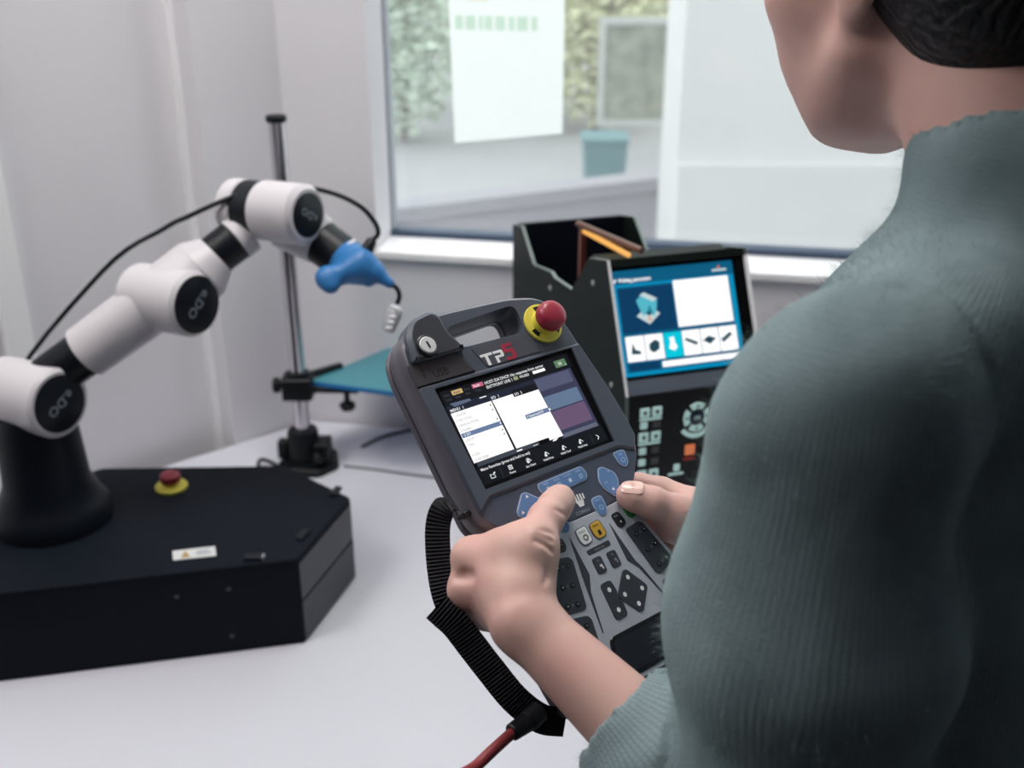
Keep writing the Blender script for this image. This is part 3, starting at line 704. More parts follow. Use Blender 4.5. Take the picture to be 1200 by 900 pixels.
# dark display pad near the bottom
b = MB(); P = rounded(uv([(-20,155),(31,154.6),(36.5,178),(30,183),(-22,183.4),(-27,177)]), .004, 4)
b.prism(P, .0008, .0019, mat('pad_gloss', (26, 28, 34), .25, var=.03), ch=.0005); pdp = b.build('touch_pad', tp)
b = MB(); b.prism(inset(P if area(P) > 0 else P[::-1], .003), .0018, .0021, mat('pad_inner', (34, 38, 48), .35, var=.03)); b.build('pad_face', pdp)

# ================================================================== control unit with welding screen
cy = math.radians(17)
CW = np.array([math.cos(cy), math.sin(cy), 0]); CB = np.array([-CW[1], CW[0], 0])       # across the front, towards the back
TC = np.eye(4); TC[:3, 0] = CW; TC[:3, 1] = CB; TC[:3, 3] = [0.114, 1.276, TZ]
cu = thing('control_unit', TC, 'black sheet metal control unit with lit blue welding screen on the table', 'control unit')
steel = mat('black_sheet_steel', (17, 26, 24), .5, var=.08, scale=30, spec=.15)
edge_m = mat('plate_edge', (132, 146, 142), .4, metal=.2, var=.04)  # pale tone paints the bright highlights along the plate edges
innr = mat('bin_inner', (10, 16, 27), .5, var=.05, spec=.25)
ZT = -TZ; CWID = .183
prof = [(-.098,0),(-.078,.30),(-.075,1.109+ZT),(0,1.256+ZT),(.06,1.241+ZT),(.119,1.180+ZT),(.189,1.174+ZT),(.204,1.178+ZT),(.282,1.164+ZT),(.341,1.206+ZT),(.384,1.197+ZT),(.384,0)]
def side(x, name):
    b = MB(); T = np.eye(4); T[:3, :3] = np.array([[0, 0, 1], [1, 0, 0], [0, 1, 0.0]]); T[:3, 3] = [x, 0, 0]
    b.prism(prof, 0, .0045, steel, T); e_ = b.mi(edge_m)
    for q in range(1, len(prof)+1): b.m[q] = e_
    return b.build(name, cu)
sd = side(-.0005, 'cheek_plate'); side(CWID-.004, 'cheek_plate')
for t, z in ((.205, 1.154), (.042, 1.214), (-.031, 1.106), (.30, .95), (-.03, .85)):
    b = MB(); T = np.eye(4); T[:3, :3] = frame((-1, 0, 0)); T[:3, 3] = [-.0005, t, z+ZT]; b.lathe([(.0036, -.001), (.0036, .0012), (.002, .0018)], mat('screw_zinc', (200, 206, 204), .3, metal=.6, var=.02), T, 14); b.build('screw', sd)
b = MB(); b.box((.004, .378, 0), (CWID-.004, .384, 1.1985+ZT), innr); b.build('bin_panel', cu, bevel=.002)
b = MB(); b.box((.004, .05, .28), (CWID-.004, .378, .286), innr); b.build('bin_floor', cu)
b = MB(); b.box((.004, .055, .28), (CWID-.004, .060, .48), innr); b.build('inner_wall', cu)
b = MB(); b.box((.004, -.09, .0), (CWID-.004, .38, .012), steel); b.build('floor_plate', cu)
tl = unit(np.array([0, -.075, 1.109-1.256])); tn = np.cross(np.array([1.0, 0, 0]), tl)      # down the tilted display, out of it
if tn[1] > 0: tn = -tn
TD = np.eye(4); TD[:3, 0] = [1, 0, 0]; TD[:3, 1] = -tl; TD[:3, 2] = np.cross([1, 0, 0], -tl); TD[:3, 3] = [0, 0, 1.256+ZT]
b = MB(); b.prism(rect(.004, -.1652, CWID-.004, 0), -.02, .0005, mat('display_housing', (104, 113, 126), .3, metal=.1, var=.03), TD); b.box((.004, 0, 1.236+ZT), (CWID-.004, .06, 1.2445+ZT), steel); dh = b.build('display_housing', cu)
silver = mat('brushed_silver', (240, 240, 243), .35, metal=.0, var=.05, scale=200)
b = MB(); b.prism(rect(.002, -.010, CWID-.0005, -.0005), -.006, .0045, steel, TD); b.build('display_hood', dh)
b = MB(); b.prism(rect(CWID-.0045, -.166, CWID, -.0005), -.006, .0045, silver, TD); b.build('display_rim', dh); b = MB(); b.prism(rect(.0, -.166, .0022, -.001), -.003, .0032, silver, TD); b.build('display_rim', dh)
b = MB(); b.prism(rect(.002, -.146, CWID-.0045, -.010), .0002, .0012, mat('display_glass', (6, 7, 9), .35, var=0, spec=.2), TD); ds = b.build('display_glass', dh)
def dq(b, x0, v0, x1, v1, m, z=.0014): b.quad([(x0,-v1,z),(x1,-v1,z),(x1,-v0,z),(x0,-v0,z)], m, TD)
def dp(b, P, m, z=.0016): b.quad([(x,-v,z) for x, v in P], m, TD)
u_bl = glow('screen_blue', (4, 90, 128), 1.0); u_br = glow('screen_bright_blue', (0, 140, 186), 1.0); u_dk = glow('screen_deep_blue', (4, 58, 96), 1.0); u_wh = glow('screen_white', (255, 255, 255), 1.1); u_cy = glow('screen_cyan', (0, 200, 222), 1.0); u_pt = glow('screen_part_dark', (36, 70, 84), 1.0)
b = MB()
dq(b, .002, .0145, .1615, .1425, u_br); dq(b, .0025, .0145, .161, .0315, u_bl, .0015); dq(b, .006, .0345, .155, .138, u_bl, .0015)
dq(b, .0075, .036, .0775, .0905, u_dk, .0016); dq(b, .0798, .0325, .1535, .0895, u_wh, .0017)
for i in range(6):
    x = .0085+i*.0246; dq(b, x, .0945, x+.0236, .125, u_cy if i == 2 else u_wh, .0017)
dp(b, [(.014,.116),(.017,.102),(.020,.111),(.0265,.113),(.0265,.117)][::-1], u_pt, .0019); dp(b, [(.038,.106),(.046,.101),(.052,.104),(.051,.113),(.043,.117),(.038,.113)][::-1], u_pt, .0019)
dp(b, [(.0635,.114),(.066,.106),(.065,.101),(.071,.100),(.072,.108),(.0745,.113),(.070,.117)][::-1], u_wh, .0019); dp(b, [(.0845,.106),(.087,.103),(.102,.110),(.1,.114)][::-1], u_pt, .0019)
dp(b, [(.1085,.109),(.117,.104),(.127,.108),(.118,.1145)][::-1], u_pt, .0019); dp(b, [(.133,.110),(.146,.102),(.149,.1055),(.136,.1145)][::-1], u_pt, .0019)
dq(b, .052, .1285, .156, .1355, u_wh, .0017); dq(b, .009, .1275, .048, .1365, u_dk, .0016)
lt = glow('screen_part_pale', (196, 214, 218), 1.0); aq = glow('screen_part_aqua', (84, 182, 200), 1.0); ad = glow('screen_part_teal', (30, 116, 140), 1.0)
dp(b, [(.027,.071),(.043,.082),(.058,.070),(.052,.066),(.044,.072),(.034,.066)][::-1], lt, .0018); dp(b, [(.029,.052),(.036,.046),(.056,.054),(.054,.064),(.050,.074),(.044,.064),(.036,.072),(.032,.062)][::-1], aq, .0019); dp(b, [(.034,.046),(.040,.043),(.057,.052),(.050,.055)][::-1], lt, .002)
dp(b, [(.042,.068),(.045,.058),(.049,.070)][::-1], ad, .0021); dp(b, [(.040,.076),(.043,.072),(.047,.076),(.043,.079)][::-1], glow('screen_part_coral', (220, 170, 150), 1.0), .0021)
dp(b, [(.003,.0285),(.0055,.024),(.007,.0245),(.0055,.029)][::-1], u_wh, .0018)
b.text('Welding parameters', .0095, -.0285, .0066, u_wh, .0018, TD, sx=.78)
dq(b, .1335, .0235, .153, .0262, lt, .0018); dp(b, [(.141,.0225),(.143,.0185),(.145,.0225)][::-1], glow('screen_orange', (240, 130, 70), 1.0), .0018)
o = b.build('display_contents', ds, smooth=False); o['kind'] = 'stuff'
# lower key panel
T2 = np.eye(4); T2[:3, 0] = [1, 0, 0]; T2[:3, 1] = [0, 0, 1]; T2[:3, 2] = [0, -1, 0]; T2[:3, 3] = [0, -.0755, 0]
b = MB(); b.prism(rect(.004, .02, CWID-.004, 1.109+ZT), -.006, .002, mat('key_panel_black', (7, 8, 10), .35, var=0, spec=.3), T2); kpn = b.build('key_panel', cu)
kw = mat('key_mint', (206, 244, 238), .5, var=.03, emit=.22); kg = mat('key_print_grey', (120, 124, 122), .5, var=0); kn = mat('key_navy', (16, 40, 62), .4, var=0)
def kbox(name, x0, z0, x1, z1, m, dot=None):
    b = MB(); b.prism(rect(x0, z0+ZT, x1, z1+ZT, .0012, 3), .001, .0036, m, T2, ch=.0004); o = b.build(name, kpn)
    if dot is not None:
        b = MB(); b.prism([((x0+x1)/2+.0030*math.cos(a), (z0+z1)/2+ZT+.0034*math.sin(a)) for a in (0, 1.57, 3.14, 4.71)], .003, .0039, dot, T2); b.build('key_symbol', o)
for z in (1.0855, 1.0525, 1.0005):
    for x in (.0245, .0405): kbox('square_key', x-.0062, z-.0062, x+.0062, z+.0062, kw, kn)
    kbox('bar_key', .018, z-.0105, .047, z-.0078, kw)
for z in (1.0685, 1.0335, 1.0180):
    kbox('small_key', .0195, z-.0045, .0285, z+.0045, kw)
    b = MB()
    for k in range(3): b.quad([(.036, z+ZT-.004+k*.003, .0025), (.046, z+ZT-.004+k*.003, .0025), (.046, z+ZT-.0025+k*.003, .0025), (.036, z+ZT-.0025+k*.003, .0025)], kg, T2)
    o = b.build('key_caption', kpn, smooth=False); o['kind'] = 'stuff'
RC = (.0945, 1.0705+ZT)
def arc(a0, a1, r0, r1, n=8): 
    A = np.linspace(a0, a1, n); return [(RC[0]+r0*math.cos(a)*.92, RC[1]+r0*math.sin(a)) for a in A]+[(RC[0]+r1*math.cos(a)*.92, RC[1]+r1*math.sin(a)) for a in A[::-1]]
for k in range(4):
    a = k*math.pi/2; b = MB(); b.prism(arc(a-.62, a+.62, .0115, .0195)[::-1], .001, .0036, kw, T2, ch=.0004); o = b.build('arrow_key', kpn)
    b = MB(); c_ = (RC[0]+.0152*math.cos(a)*.92, RC[1]+.0152*math.sin(a)); b.prism([(c_[0]+.0026*math.cos(a+t), c_[1]+.0026*math.sin(a+t)) for t in (0, 2.1, 4.2)], .003, .0039, kn, T2); b.build('arrow_symbol', o)
b = MB(); b.lathe([(.0098, .001), (.0098, .0032), (.009, .0038)], kn, T2 @ np.array([[1, 0, 0, RC[0]], [0, 1, 0, RC[1]], [0, 0, 1, 0], [0, 0, 0, 1.0]]), 24); o = b.build('ok_key', kpn)
b = MB(); b.text('OK', RC[0], RC[1]-.0022, .006, kw, .0040, T2, align='CENTER'); o = b.build('ok_lettering', o, smooth=False); o['kind'] = 'stuff'
b = MB(); b.prism(arc(-2.45, -.7, .0225, .0285)[::-1], .001, .0034, kw, T2, ch=.0004); b.build('curved_key', kpn)
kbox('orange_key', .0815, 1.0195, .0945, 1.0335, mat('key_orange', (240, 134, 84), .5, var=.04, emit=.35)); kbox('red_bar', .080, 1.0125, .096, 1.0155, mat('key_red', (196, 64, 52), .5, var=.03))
kbox('lamp_key', .0675, .999, .0755, 1.0085, kw); kbox('bar_key', .0605, .9935, .0815, .9965, kw); kbox('lamp_key', .1075, 1.0045, .1145, 1.0125, kw)
b = MB(); ow = mat('maker_print', (206, 206, 202), .5, var=0); x = .1175
for wd in (.0045, .004, .003, .0045, .004, .0045, .004): b.quad([(x, 1.0885+ZT, .0026), (x+wd*.85, 1.0885+ZT, .0026), (x+wd*.85, 1.0945+ZT, .0026), (x, 1.0945+ZT, .0026)], ow, T2); x += wd
o = b.build('maker_print', kpn, smooth=False); o['kind'] = 'stuff'
b = MB(); b.prism([(.134, 1.0965+ZT), (.142, 1.0965+ZT), (.142, 1.103+ZT), (.134, 1.103+ZT)], .002, .0026, mat('maker_orange', (236, 112, 60), .5, var=0), T2); b.build('maker_badge', kpn)
# amber bar, emission added to paint its brightness, and brown rail across the bin
def lc(P): return (np.linalg.inv(TC) @ np.append(P, 1))[:3]
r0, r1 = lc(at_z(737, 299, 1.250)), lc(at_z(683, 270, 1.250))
b = MB(); b.rod(r0, r1, .0032, glow('amber_glow_bar', (255, 186, 96), 1.0), 12); ra = b.build('amber_glow_bar', cu); ra['label'] = 'amber bar with added glow'
r2, r3 = lc(at_z(752, 294, 1.258)), lc(at_z(677, 262, 1.258))
b = MB(); b.rod(r2, r3, .0042, mat('brown_rail', (116, 84, 72), .3, metal=.5, var=.05), 12); b.build('rail', cu)
b = MB(); rd = mat('copper_post', (120, 62, 54), .4, metal=.3, var=.05); q = r1*1.0; b.box((q[0]-.004, q[1]-.004, .286), (q[0]+.004, q[1]+.004, q[2]+.005), rd); b.build('post', cu)

# ================================================================== robot arm on its black base box
BZ = .13
TB = np.eye(4); TB[:3, 3] = [-.50, 1.28, TZ]
rb = thing('robot_arm', TB, 'white and black robot arm with blue gripper on black hexagonal box', 'robot')
robo_w = mat('robot_white', (208, 205, 210), .38, var=.02); robo_k = mat('robot_black', (12, 18, 26), .4, var=.05, spec=.3); robo_d = mat('base_black', (12, 19, 29), .6, var=.12, scale=14, bump=.05, bscale=900, spec=.12); side_k = mat('base_side_lit', (46, 48, 58), .38, var=.05)  # side_k: paler than the box, light on its right face painted in
hexp = [(-.272,1.191),(-.225,1.346),(-.335,1.440),(-.60,1.432),(-.76,1.27),(-.70,1.100)]
hp = [(x+.50, y-1.28) for x, y in hexp]
b = MB(); b.prism(hp, 0, BZ-.006, robo_d); bs = b.build('base_box', rb, bevel=.0015)
b = MB(); b.prism(rounded(np.array(hp)*1.003, .006, 3), BZ-.0065, BZ, robo_d, ch=.0015); b.build('lid', rb)
e0, e1 = np.array(hp[0]), np.array(hp[1]); dr = unit(e1-e0); no = np.array([dr[1], -dr[0]]); Le = np.linalg.norm(e1-e0)
TS = np.eye(4); TS[:3, 0] = [dr[0], dr[1], 0]; TS[:3, 1] = [0, 0, 1]; TS[:3, 2] = [no[0], no[1], 0]; TS[:3, 3] = [e0[0], e0[1], 0]
b = MB(); b.prism(rect(.003, .066, Le-.003, .121), -.001, .0012, side_k, TS); b.prism(rect(.003, .003, Le-.003, .0625), -.001, .0016, side_k, TS); b.build('flank_panel', bs)
for (px, py) in ((207, 699), (268, 690), (272, 745)):
    e2 = np.array(hp[5]); df = unit(e0-e2); nf = np.array([df[1], -df[0]])
    P = at_plane(px, py, np.array([hexp[0][0], hexp[0][1], 0]), np.array([nf[0], nf[1], 0])); l = P-TB[:3, 3]
    b = MB(); T = np.eye(4); T[:3, :3] = frame((nf[0], nf[1], 0)); T[:3, 3] = l; b.lathe([(.003, -.001), (.003, .001), (.002, .0014)], mat('screw_dark', (70, 76, 84), .4, metal=.5, var=0), T, 10); b.build('screw', bs)
L4 = [at_z(px, py, TZ+BZ) for px, py in ((203, 657), (253.5, 651.5), (252, 640.5), (202, 646))]
b = MB(); b.add([p-TB[:3, 3]+[0, 0, .0006] for p in L4]+[p-TB[:3, 3]-[0, 0, .0003] for p in L4], [(0,1,2,3),(7,6,5,4),(0,4,5,1),(1,5,6,2),(2,6,7,3),(3,7,4,0)], mat('label_white', (212, 214, 214), .5, var=.02)); lbl = b.build('warning_label', rb, smooth=False); lbl['label'] = 'white warning sticker'
def lq(a0, b0, a1, b1, m, mb):
    f = lambda a, c: (1-c)*((1-a)*L4[0]+a*L4[1])+c*((1-a)*L4[3]+a*L4[2])-TB[:3, 3]+np.array([0, 0, .0009])
    mb.quad([f(a0, b0), f(a1, b0), f(a1, b1), f(a0, b1)], m)
b = MB(); am = mat('sticker_ochre', (170, 140, 80), .5, var=0); gmk = mat('sticker_grey', (130, 146, 158), .5, var=0)
f = lambda a, c: (1-c)*((1-a)*L4[0]+a*L4[1])+c*((1-a)*L4[3]+a*L4[2])-TB[:3, 3]+np.array([0, 0, .0009])
b.quad([f(.18, .15), f(.40, .15), f(.30, .85)], am); lq(.55, .3, .9, .42, gmk, b); lq(.55, .55, .85, .68, gmk, b); o = b.build('sticker_print', lbl, smooth=False); o['kind'] = 'stuff'
b = MB(); P = at_z(298, 654, TZ+BZ)-TB[:3, 3]; b.box((P[0]-.012, P[1]-.006, BZ-.002), (P[0]+.010, P[1]+.006, BZ+.004), robo_k); cl = b.build('clip', rb, bevel=.001)
b = MB(); b.box((P[0]+.0105, P[1]-.005, BZ-.001), (P[0]+.013, P[1]+.004, BZ+.0045), mat('clip_grey', (150, 154, 160), .4, var=0)); b.build('clip_plate', cl)
for (px, py) in ((356, 628), (394, 577)):
    P = at_z(px, py, TZ+BZ)-TB[:3, 3]; b = MB(); T = np.eye(4); T[:3, :3] = [[dr[0], no[0], 0], [dr[1], no[1], 0], [0, 0, 1]]; T[:3, 3] = [P[0], P[1], BZ]; b.box((-.012, -.006, -.001), (.012, .004, .004), robo_k, T); b.build('clip', rb, bevel=.001)
# stop button on the box
P = at_z(201, 571, TZ+BZ)-TB[:3, 3]; T = np.eye(4); T[:3, 3] = [P[0], P[1], BZ]
b = MB(); b.lathe([(.0225, 0), (.0225, .003), (.021, .0042), (.009, .0045), (.009, .008)], yel_m, T, 32); sb = b.build('stop_button', rb)
b = MB(); b.lathe([(.0075, .007), (.013, .010), (.0145, .014), (.0138, .020), (.009, .0235), (.002, .0245)], stop_m, T, 32); b.build('stop_knob', sb)
b = MB(); b.lathe([(.0065, .004), (.0065, .010)], robo_k, T, 20); b.build('stem', sb)
# links
A2 = unit((.86, -.50, .05))
def loc_(P): return np.asarray(P, float)-TB[:3, 3]
c1 = loc_(at(231, 357, 1.375)); c2 = loc_(at(361, 252, 1.385))
sh0 = np.array([-.115, .01, BZ]); sh1 = np.array([-.115, .01, BZ+.18])
b = MB(); b.lathe([(.075, BZ-.001), (.075, BZ+.02), (.068, BZ+.03), (.055, BZ+.06), (.05, BZ+.14), (.044, BZ+.16)], robo_k, np.array([[1, 0, 0, sh0[0]], [0, 1, 0, sh0[1]], [0, 0, 1, 0], [0, 0, 0, 1.0]]), 36); b.build('turret', rb)
def cyl(mb, a, b_, r, m, bev=.004, n=36): mb.rod(a, b_, r, m, n, bev=bev)
b = MB(); cyl(b, sh1-A2*.055, sh1+A2*.055, .045, robo_w); b.build('shoulder_joint', rb)
def cap(cen, r, nm, rot):
    T = np.eye(4); z = A2; x = unit(np.cross([0, 0, 1.0], z)); y = np.cross(z, x); T[:3, 0] = x; T[:3, 1] = y; T[:3, 2] = z; T[:3, 3] = cen
    b = MB(); b.lathe([(r, -.002), (r, .001), (r-.002, .0022)], robo_k, T, 40); o = b.build('joint_cap', rb)
    b = MB(); gl = mat('cap_lettering', (120, 130, 140), .5, var=0); c_, s_ = math.cos(rot), math.sin(rot)
    V, F = glyphs('e.DO', 'CENTER'); sz = r*.50; W = V*sz; W[:, 1] -= sz*.36; R = np.array([[c_, -s_], [s_, c_]]); W = W @ R.T
    b.add(np.column_stack([W, np.full(len(W), .0026)]), F, gl, T); o2 = b.build('cap_lettering', o, smooth=False); o2['kind'] = 'stuff'
cap(sh1+A2*.055, .037, '', 3.6)
# upper arm, elbow
e_c = c1-A2*.055
b = MB(); b.rod(sh1-A2*.01+(e_c-sh1)*.15, sh1-A2*.01+(e_c-sh1)*.5, .030, robo_k, 32); b.build('arm_ring', rb)
b = MB(); b.rod(sh1-A2*.01+(e_c-sh1)*.45, e_c-A2*.01, .035, robo_w, 32, r2=.037); b.build('upper_arm', rb)
b = MB(); cyl(b, c1-A2*.105, c1, .0415, robo_w, .006); ej = b.build('elbow_joint', rb)
cap(c1, .0365, '', 3.75)
n0, n1, n2, n3 = [loc_(at(px, py, d)) for px, py, d in ((228, 322, 1.415), (253, 299, 1.42), (275, 282, 1.425), (289, 271, 1.43))]
b = MB(); b.rod(n0-(n1-n0)*.9, n0+(n1-n0)*.35, .045, robo_w, 32, r2=.041); b.rod(n0+(n1-n0)*.3, n1, .042, robo_w, 32, r2=.0285); b.build('elbow_neck', rb)
b = MB(); b.rod(n1-(n2-n1)*.1, n2, .0268, robo_k, 32); b.build('forearm_ring', rb)
b = MB(); b.rod(n2, n3, .0285, robo_w, 32, bev=.001); b.build('forearm_collar', rb)
b = MB(); cyl(b, c2-A2*.128, c2-A2*.098, .0375, robo_w, .006); b.rod(n3, c2-A2*.118, .029, robo_w, 32, r2=.032); b.build('forearm_housing', rb)
b = MB(); cyl(b, c2-A2*.100, c2-A2*.070, .0372, robo_k, .001); b.rod(n3+(n3-n2)*.2-A2*-.006, c2-A2*.085, .027, robo_k, 24); b.build('wrist_bracket', rb)
b = MB(); cyl(b, c2-A2*.075, c2, .0385, robo_w, .006); b.build('wrist_joint', rb)
cap(c2, .0280, '', -.62+3.14)
w0, w1, w2, w3, w4 = [loc_(at(px, py, d)) for px, py, d in ((338, 258, 1.445), (377, 284, 1.435), (400, 301, 1.43), (404, 304, 1.43), (417, 312, 1.42))]
b = MB(); b.rod(w0, w1, .0385, robo_w, 36, r2=.0315, bev=.002); b.build('wrist_neck', rb)
b = MB(); b.rod(w1, w2, .0285, robo_k, 32); b.build('wrist_ring', rb)
b = MB(); b.rod(w2, w3, .030, robo_w, 32, bev=.001); b.build('tool_flange', rb)
fd = Field(loc_(at(415, 318, 1.40))-.09, loc_(at(415, 318, 1.40))+.09, .0022)
G = lambda px, py, d=1.40: loc_(at(px, py, d))
fd.cone(w3, G(418, 313), .029, .020, .006); fd.cone(G(418, 313), G(383, 328, 1.385), .016, .013, .010); fd.cone(G(383, 324, 1.385), G(388, 335, 1.38), .013, .010, .008)
fd.cone(G(425, 303), G(440, 318), .014, .012, .010); fd.cone(G(440, 320), G(457, 332), .010, .0065, .008); fd.cone(G(418, 318), G(432, 330), .014, .007, .008)
V, F = fd.mesh(1); gb = mat('gripper_blue', (46, 116, 178), .42, var=.05)
gr = raw_mesh('gripper', V, F, [gb], rb, world=False)
b = MB(); b.rod(G(428, 296), G(437, 280), .0085, robo_k, 16, r2=.0065, bev=.002); b.build('cable_plug', gr)
b = MB(); b.tube([G(457, 332), G(465, 338), G(468, 347), G(465, 357)], .0032, robo_k); b.build('sensor_lead', rb)
b = MB(); tr = mat('connector_clear', (190, 192, 198), .25, var=.04); b.rod(G(466, 358), G(463, 364), .007, tr, 20, r2=.010, bev=.002); b.rod(G(463.5, 363), G(454, 389), .0105, tr, 20, r2=.0085, bev=.003); cn = b.build('connector', rb)
b = MB()
for q in (.2, .45, .7): b.ball(G(463.5, 363)*(1-q)+G(454, 389)*q-np.array([0, .0098, 0]), (.005, .002, .0025), mat('connector_mark', (232, 234, 238), .3, var=0), 10, 6)
o = b.build('connector_rib', cn); o['kind'] = 'stuff'
b = MB(); b.tube([np.array([-.19, .10, BZ]), np.array([-.19, .10, BZ+.14]), G(120, 318, 1.42), G(192, 268, 1.42), G(220, 254), G(250, 240), G(280, 228), G(310, 219.5), G(340, 218.5), G(370, 221.5), G(400, 230), G(425, 244), G(440, 262), G(443, 274), G(437, 281)], .0032, robo_k, 10, 6); b.build('cable', rb)

# ================================================================== pole stand with tray
sp = at_z(358, 543, TZ); TSD = np.eye(4); TSD[:3, 3] = [sp[0], sp[1], TZ]
st = thing('pole_stand', TSD, 'chrome pole stand with black clamp and teal tray in the corner', 'stand')
chrome = mat('chrome', (214, 210, 214), .22, metal=1.0, var=.02); blk = mat('stand_black', (12, 17, 22), .45, var=.06, spec=.3)
Tz = np.eye(4)
b = MB(); b.lathe([(.0125, .004), (.0125, .585)], chrome, Tz, 28); b.build('pole', st)
b = MB(); b.lathe([(.0155, .583), (.0160, .588), (.0155, .592), (.004, .593)], blk, Tz, 24); b.build('pole_cap', st)
b = MB(); b.lathe([(.028, .012), (.026, .062), (.024, .066), (.013, .067)], blk, Tz, 28); bb = b.build('base_socket', st)
b = MB(); b.prism(rounded([(-.045,-.04),(.03,-.055),(.062,-.02),(.05,.035),(-.03,.04)], .012, 4), 0, .013, blk, ch=.002); b.build('base_plate', st)
b = MB(); b.box((.022, -.03, .012), (.047, .012, .05), blk); b.build('socket_lug', bb, bevel=.003); b = MB(); b.box((-.044, -.01, .012), (-.028, .012, .045), blk); b.build('socket_lug', bb, bevel=.003)
b = MB(); b.rod((.03, -.03, .03), (.03, -.045, .03), .009, blk, 14, bev=.002); b.build('socket_screw', bb)
HZ = .150
b = MB(); b.prism(rounded([(-.026,-.022),(.024,-.022),(.024,.022),(-.026,.022)], .006, 3), HZ-.022, HZ+.016, blk, ch=.003); b.rod((.0, 0, HZ+.014), (0, 0, HZ+.022), .019, blk, 20); clp = b.build('clamp', st)
b = MB(); b.rod((-.02, -.004, HZ), (-.036, -.006, HZ), .006, blk, 14); b.lathe([(.012, 0), (.014, .003), (.014, .009), (.011, .012)], blk, np.block([[frame((-1, -.1, 0)), np.array([[-.030], [-.005], [HZ]])], [np.zeros((1, 3)), np.ones((1, 1))]]), 8); b.build('clamp_knob', clp)
t0 = at_z(361, 449, TZ+HZ)-TSD[:3, 3]; d1 = unit(np.array([.62, .78, 0])); d2 = unit(np.array([.955, -.295, 0])); t0[2] = 0
b = MB(); b.rod((.015, 0, HZ-.010), t0+d2*.075+d1*.02+[0, 0, HZ-.010], .006, blk, 12); b.rod((.01, .008, HZ+.010), t0+d1*.075+[0, 0, HZ+.006], .007, blk, 12); b.build('tray_arm', st)
b = MB(); tq = t0+d2*.06+d1*.012; b.rod(tq+[0, 0, HZ-.034], tq+[0, 0, HZ-.006], .005, blk, 12); b.lathe([(.011, HZ-.044), (.0135, HZ-.040), (.0135, HZ-.034), (.009, HZ-.031)], blk, np.array([[1, 0, 0, tq[0]], [0, 1, 0, tq[1]], [0, 0, 1, 0], [0, 0, 0, 1.0]]), 8); b.build('tray_knob', st)
teal = mat('tray_teal', (72, 138, 150), .4, var=.10, scale=16); tblue = mat('tray_blue', (34, 116, 182), .4, var=.04)
P4 = [t0, t0+d2*.20, t0+d2*.20+d1*.17, t0+d1*.19]
b = MB(); b.prism([p[:2] for p in P4], HZ-.0035, HZ+.0035, tblue); b.prism(inset(np.array([p[:2] for p in P4]), .0015), HZ+.003, HZ+.0042, teal); b.build('tray', st)

# loose cables on the table
def zt(px, py, h=.003): return at_z(px, py, TZ+h)
def loose(name, pts, r, m, label):
    b = MB(); b.tube(pts, r, m, 8, 6); o = b.build(name); tag(o, label, 'cable'); return o
gc = mat('cable_grey', (112, 116, 122), .5, var=.03)
loose('cable', [zt(424, 523), zt(445, 513), zt(470, 506), zt(520, 497), zt(580, 492)], .0032, gc, 'grey cable lying near the wall behind the teach pendant')
loose('cable', [zt(403, 546, .002), zt(440, 550, .002), zt(490, 557, .002), zt(540, 562, .002), zt(600, 560, .002)], .0022, gc, 'thin grey cable running right from the pole stand base')
loose('cable', [zt(303, 556, .004), zt(304, 540, .012), zt(316, 541, .010), zt(331, 551, .004), zt(345, 566, .004)], .0035, blk, 'short black cable looped between hexagonal box and pole stand')

# ================================================================== the person holding the pendant
PF = unit((-.70, .714, 0)); PL = unit((-.714, -.70, 0)); PZ = np.array([0, 0, 1.0])        # facing, towards their left, up
SL = at(1008, 466, .505); EL = at(888, 992, .60); WL = ph(615, 728, 22)
NB = SL - PL*.165 + np.array([0, 0, .048])
SR = SL - PL*.335 + np.array([0, 0, -.01])
WR = ph(862, 640, -12); ER = SR + np.array([.045, -.03, -.275])
foot = NB*1.0; foot[2] = 0; foot = foot - PF*.02
TPn = np.eye(4); TPn[:3, 0] = -PL; TPn[:3, 1] = PF; TPn[:3, 3] = foot
per = thing('person', TPn, 'person in grey-green knitted sweater seen from behind, holding the teach pendant', 'person')
skin = bpy.data.materials.new('skin'); skin.use_nodes = True
nt = skin.node_tree; bs_ = nt.nodes['Principled BSDF']; tc = nt.nodes.new('ShaderNodeTexCoord')
n1_ = nt.nodes.new('ShaderNodeTexNoise'); n1_.inputs['Scale'].default_value = 28; n1_.inputs['Detail'].default_value = 3
cr = nt.nodes.new('ShaderNodeValToRGB'); cr.color_ramp.elements[0].position = .3; cr.color_ramp.elements[1].position = .75
cr.color_ramp.elements[0].color = rgb(222, 184, 172); cr.color_ramp.elements[1].color = rgb(216, 168, 160)
nt.links.new(tc.outputs['Object'], n1_.inputs['Vector']); nt.links.new(n1_.outputs['Fac'], cr.inputs[0]); nt.links.new(cr.outputs[0], bs_.inputs['Base Color'])
n2_ = nt.nodes.new('ShaderNodeTexNoise'); n2_.inputs['Scale'].default_value = 900; n2_.inputs['Detail'].default_value = 4
bp = nt.nodes.new('ShaderNodeBump'); bp.inputs['Strength'].default_value = .12; bp.inputs['Distance'].default_value = .0006
nt.links.new(tc.outputs['Object'], n2_.inputs['Vector']); nt.links.new(n2_.outputs['Fac'], bp.inputs['Height']); nt.links.new(bp.outputs[0], bs_.inputs['Normal'])
bs_.inputs['Roughness'].default_value = .5; bs_.inputs['Subsurface Weight'].default_value = .18; bs_.inputs['Subsurface Radius'].default_value = (.006, .002, .001); bs_.inputs['Subsurface Scale'].default_value = 1.0

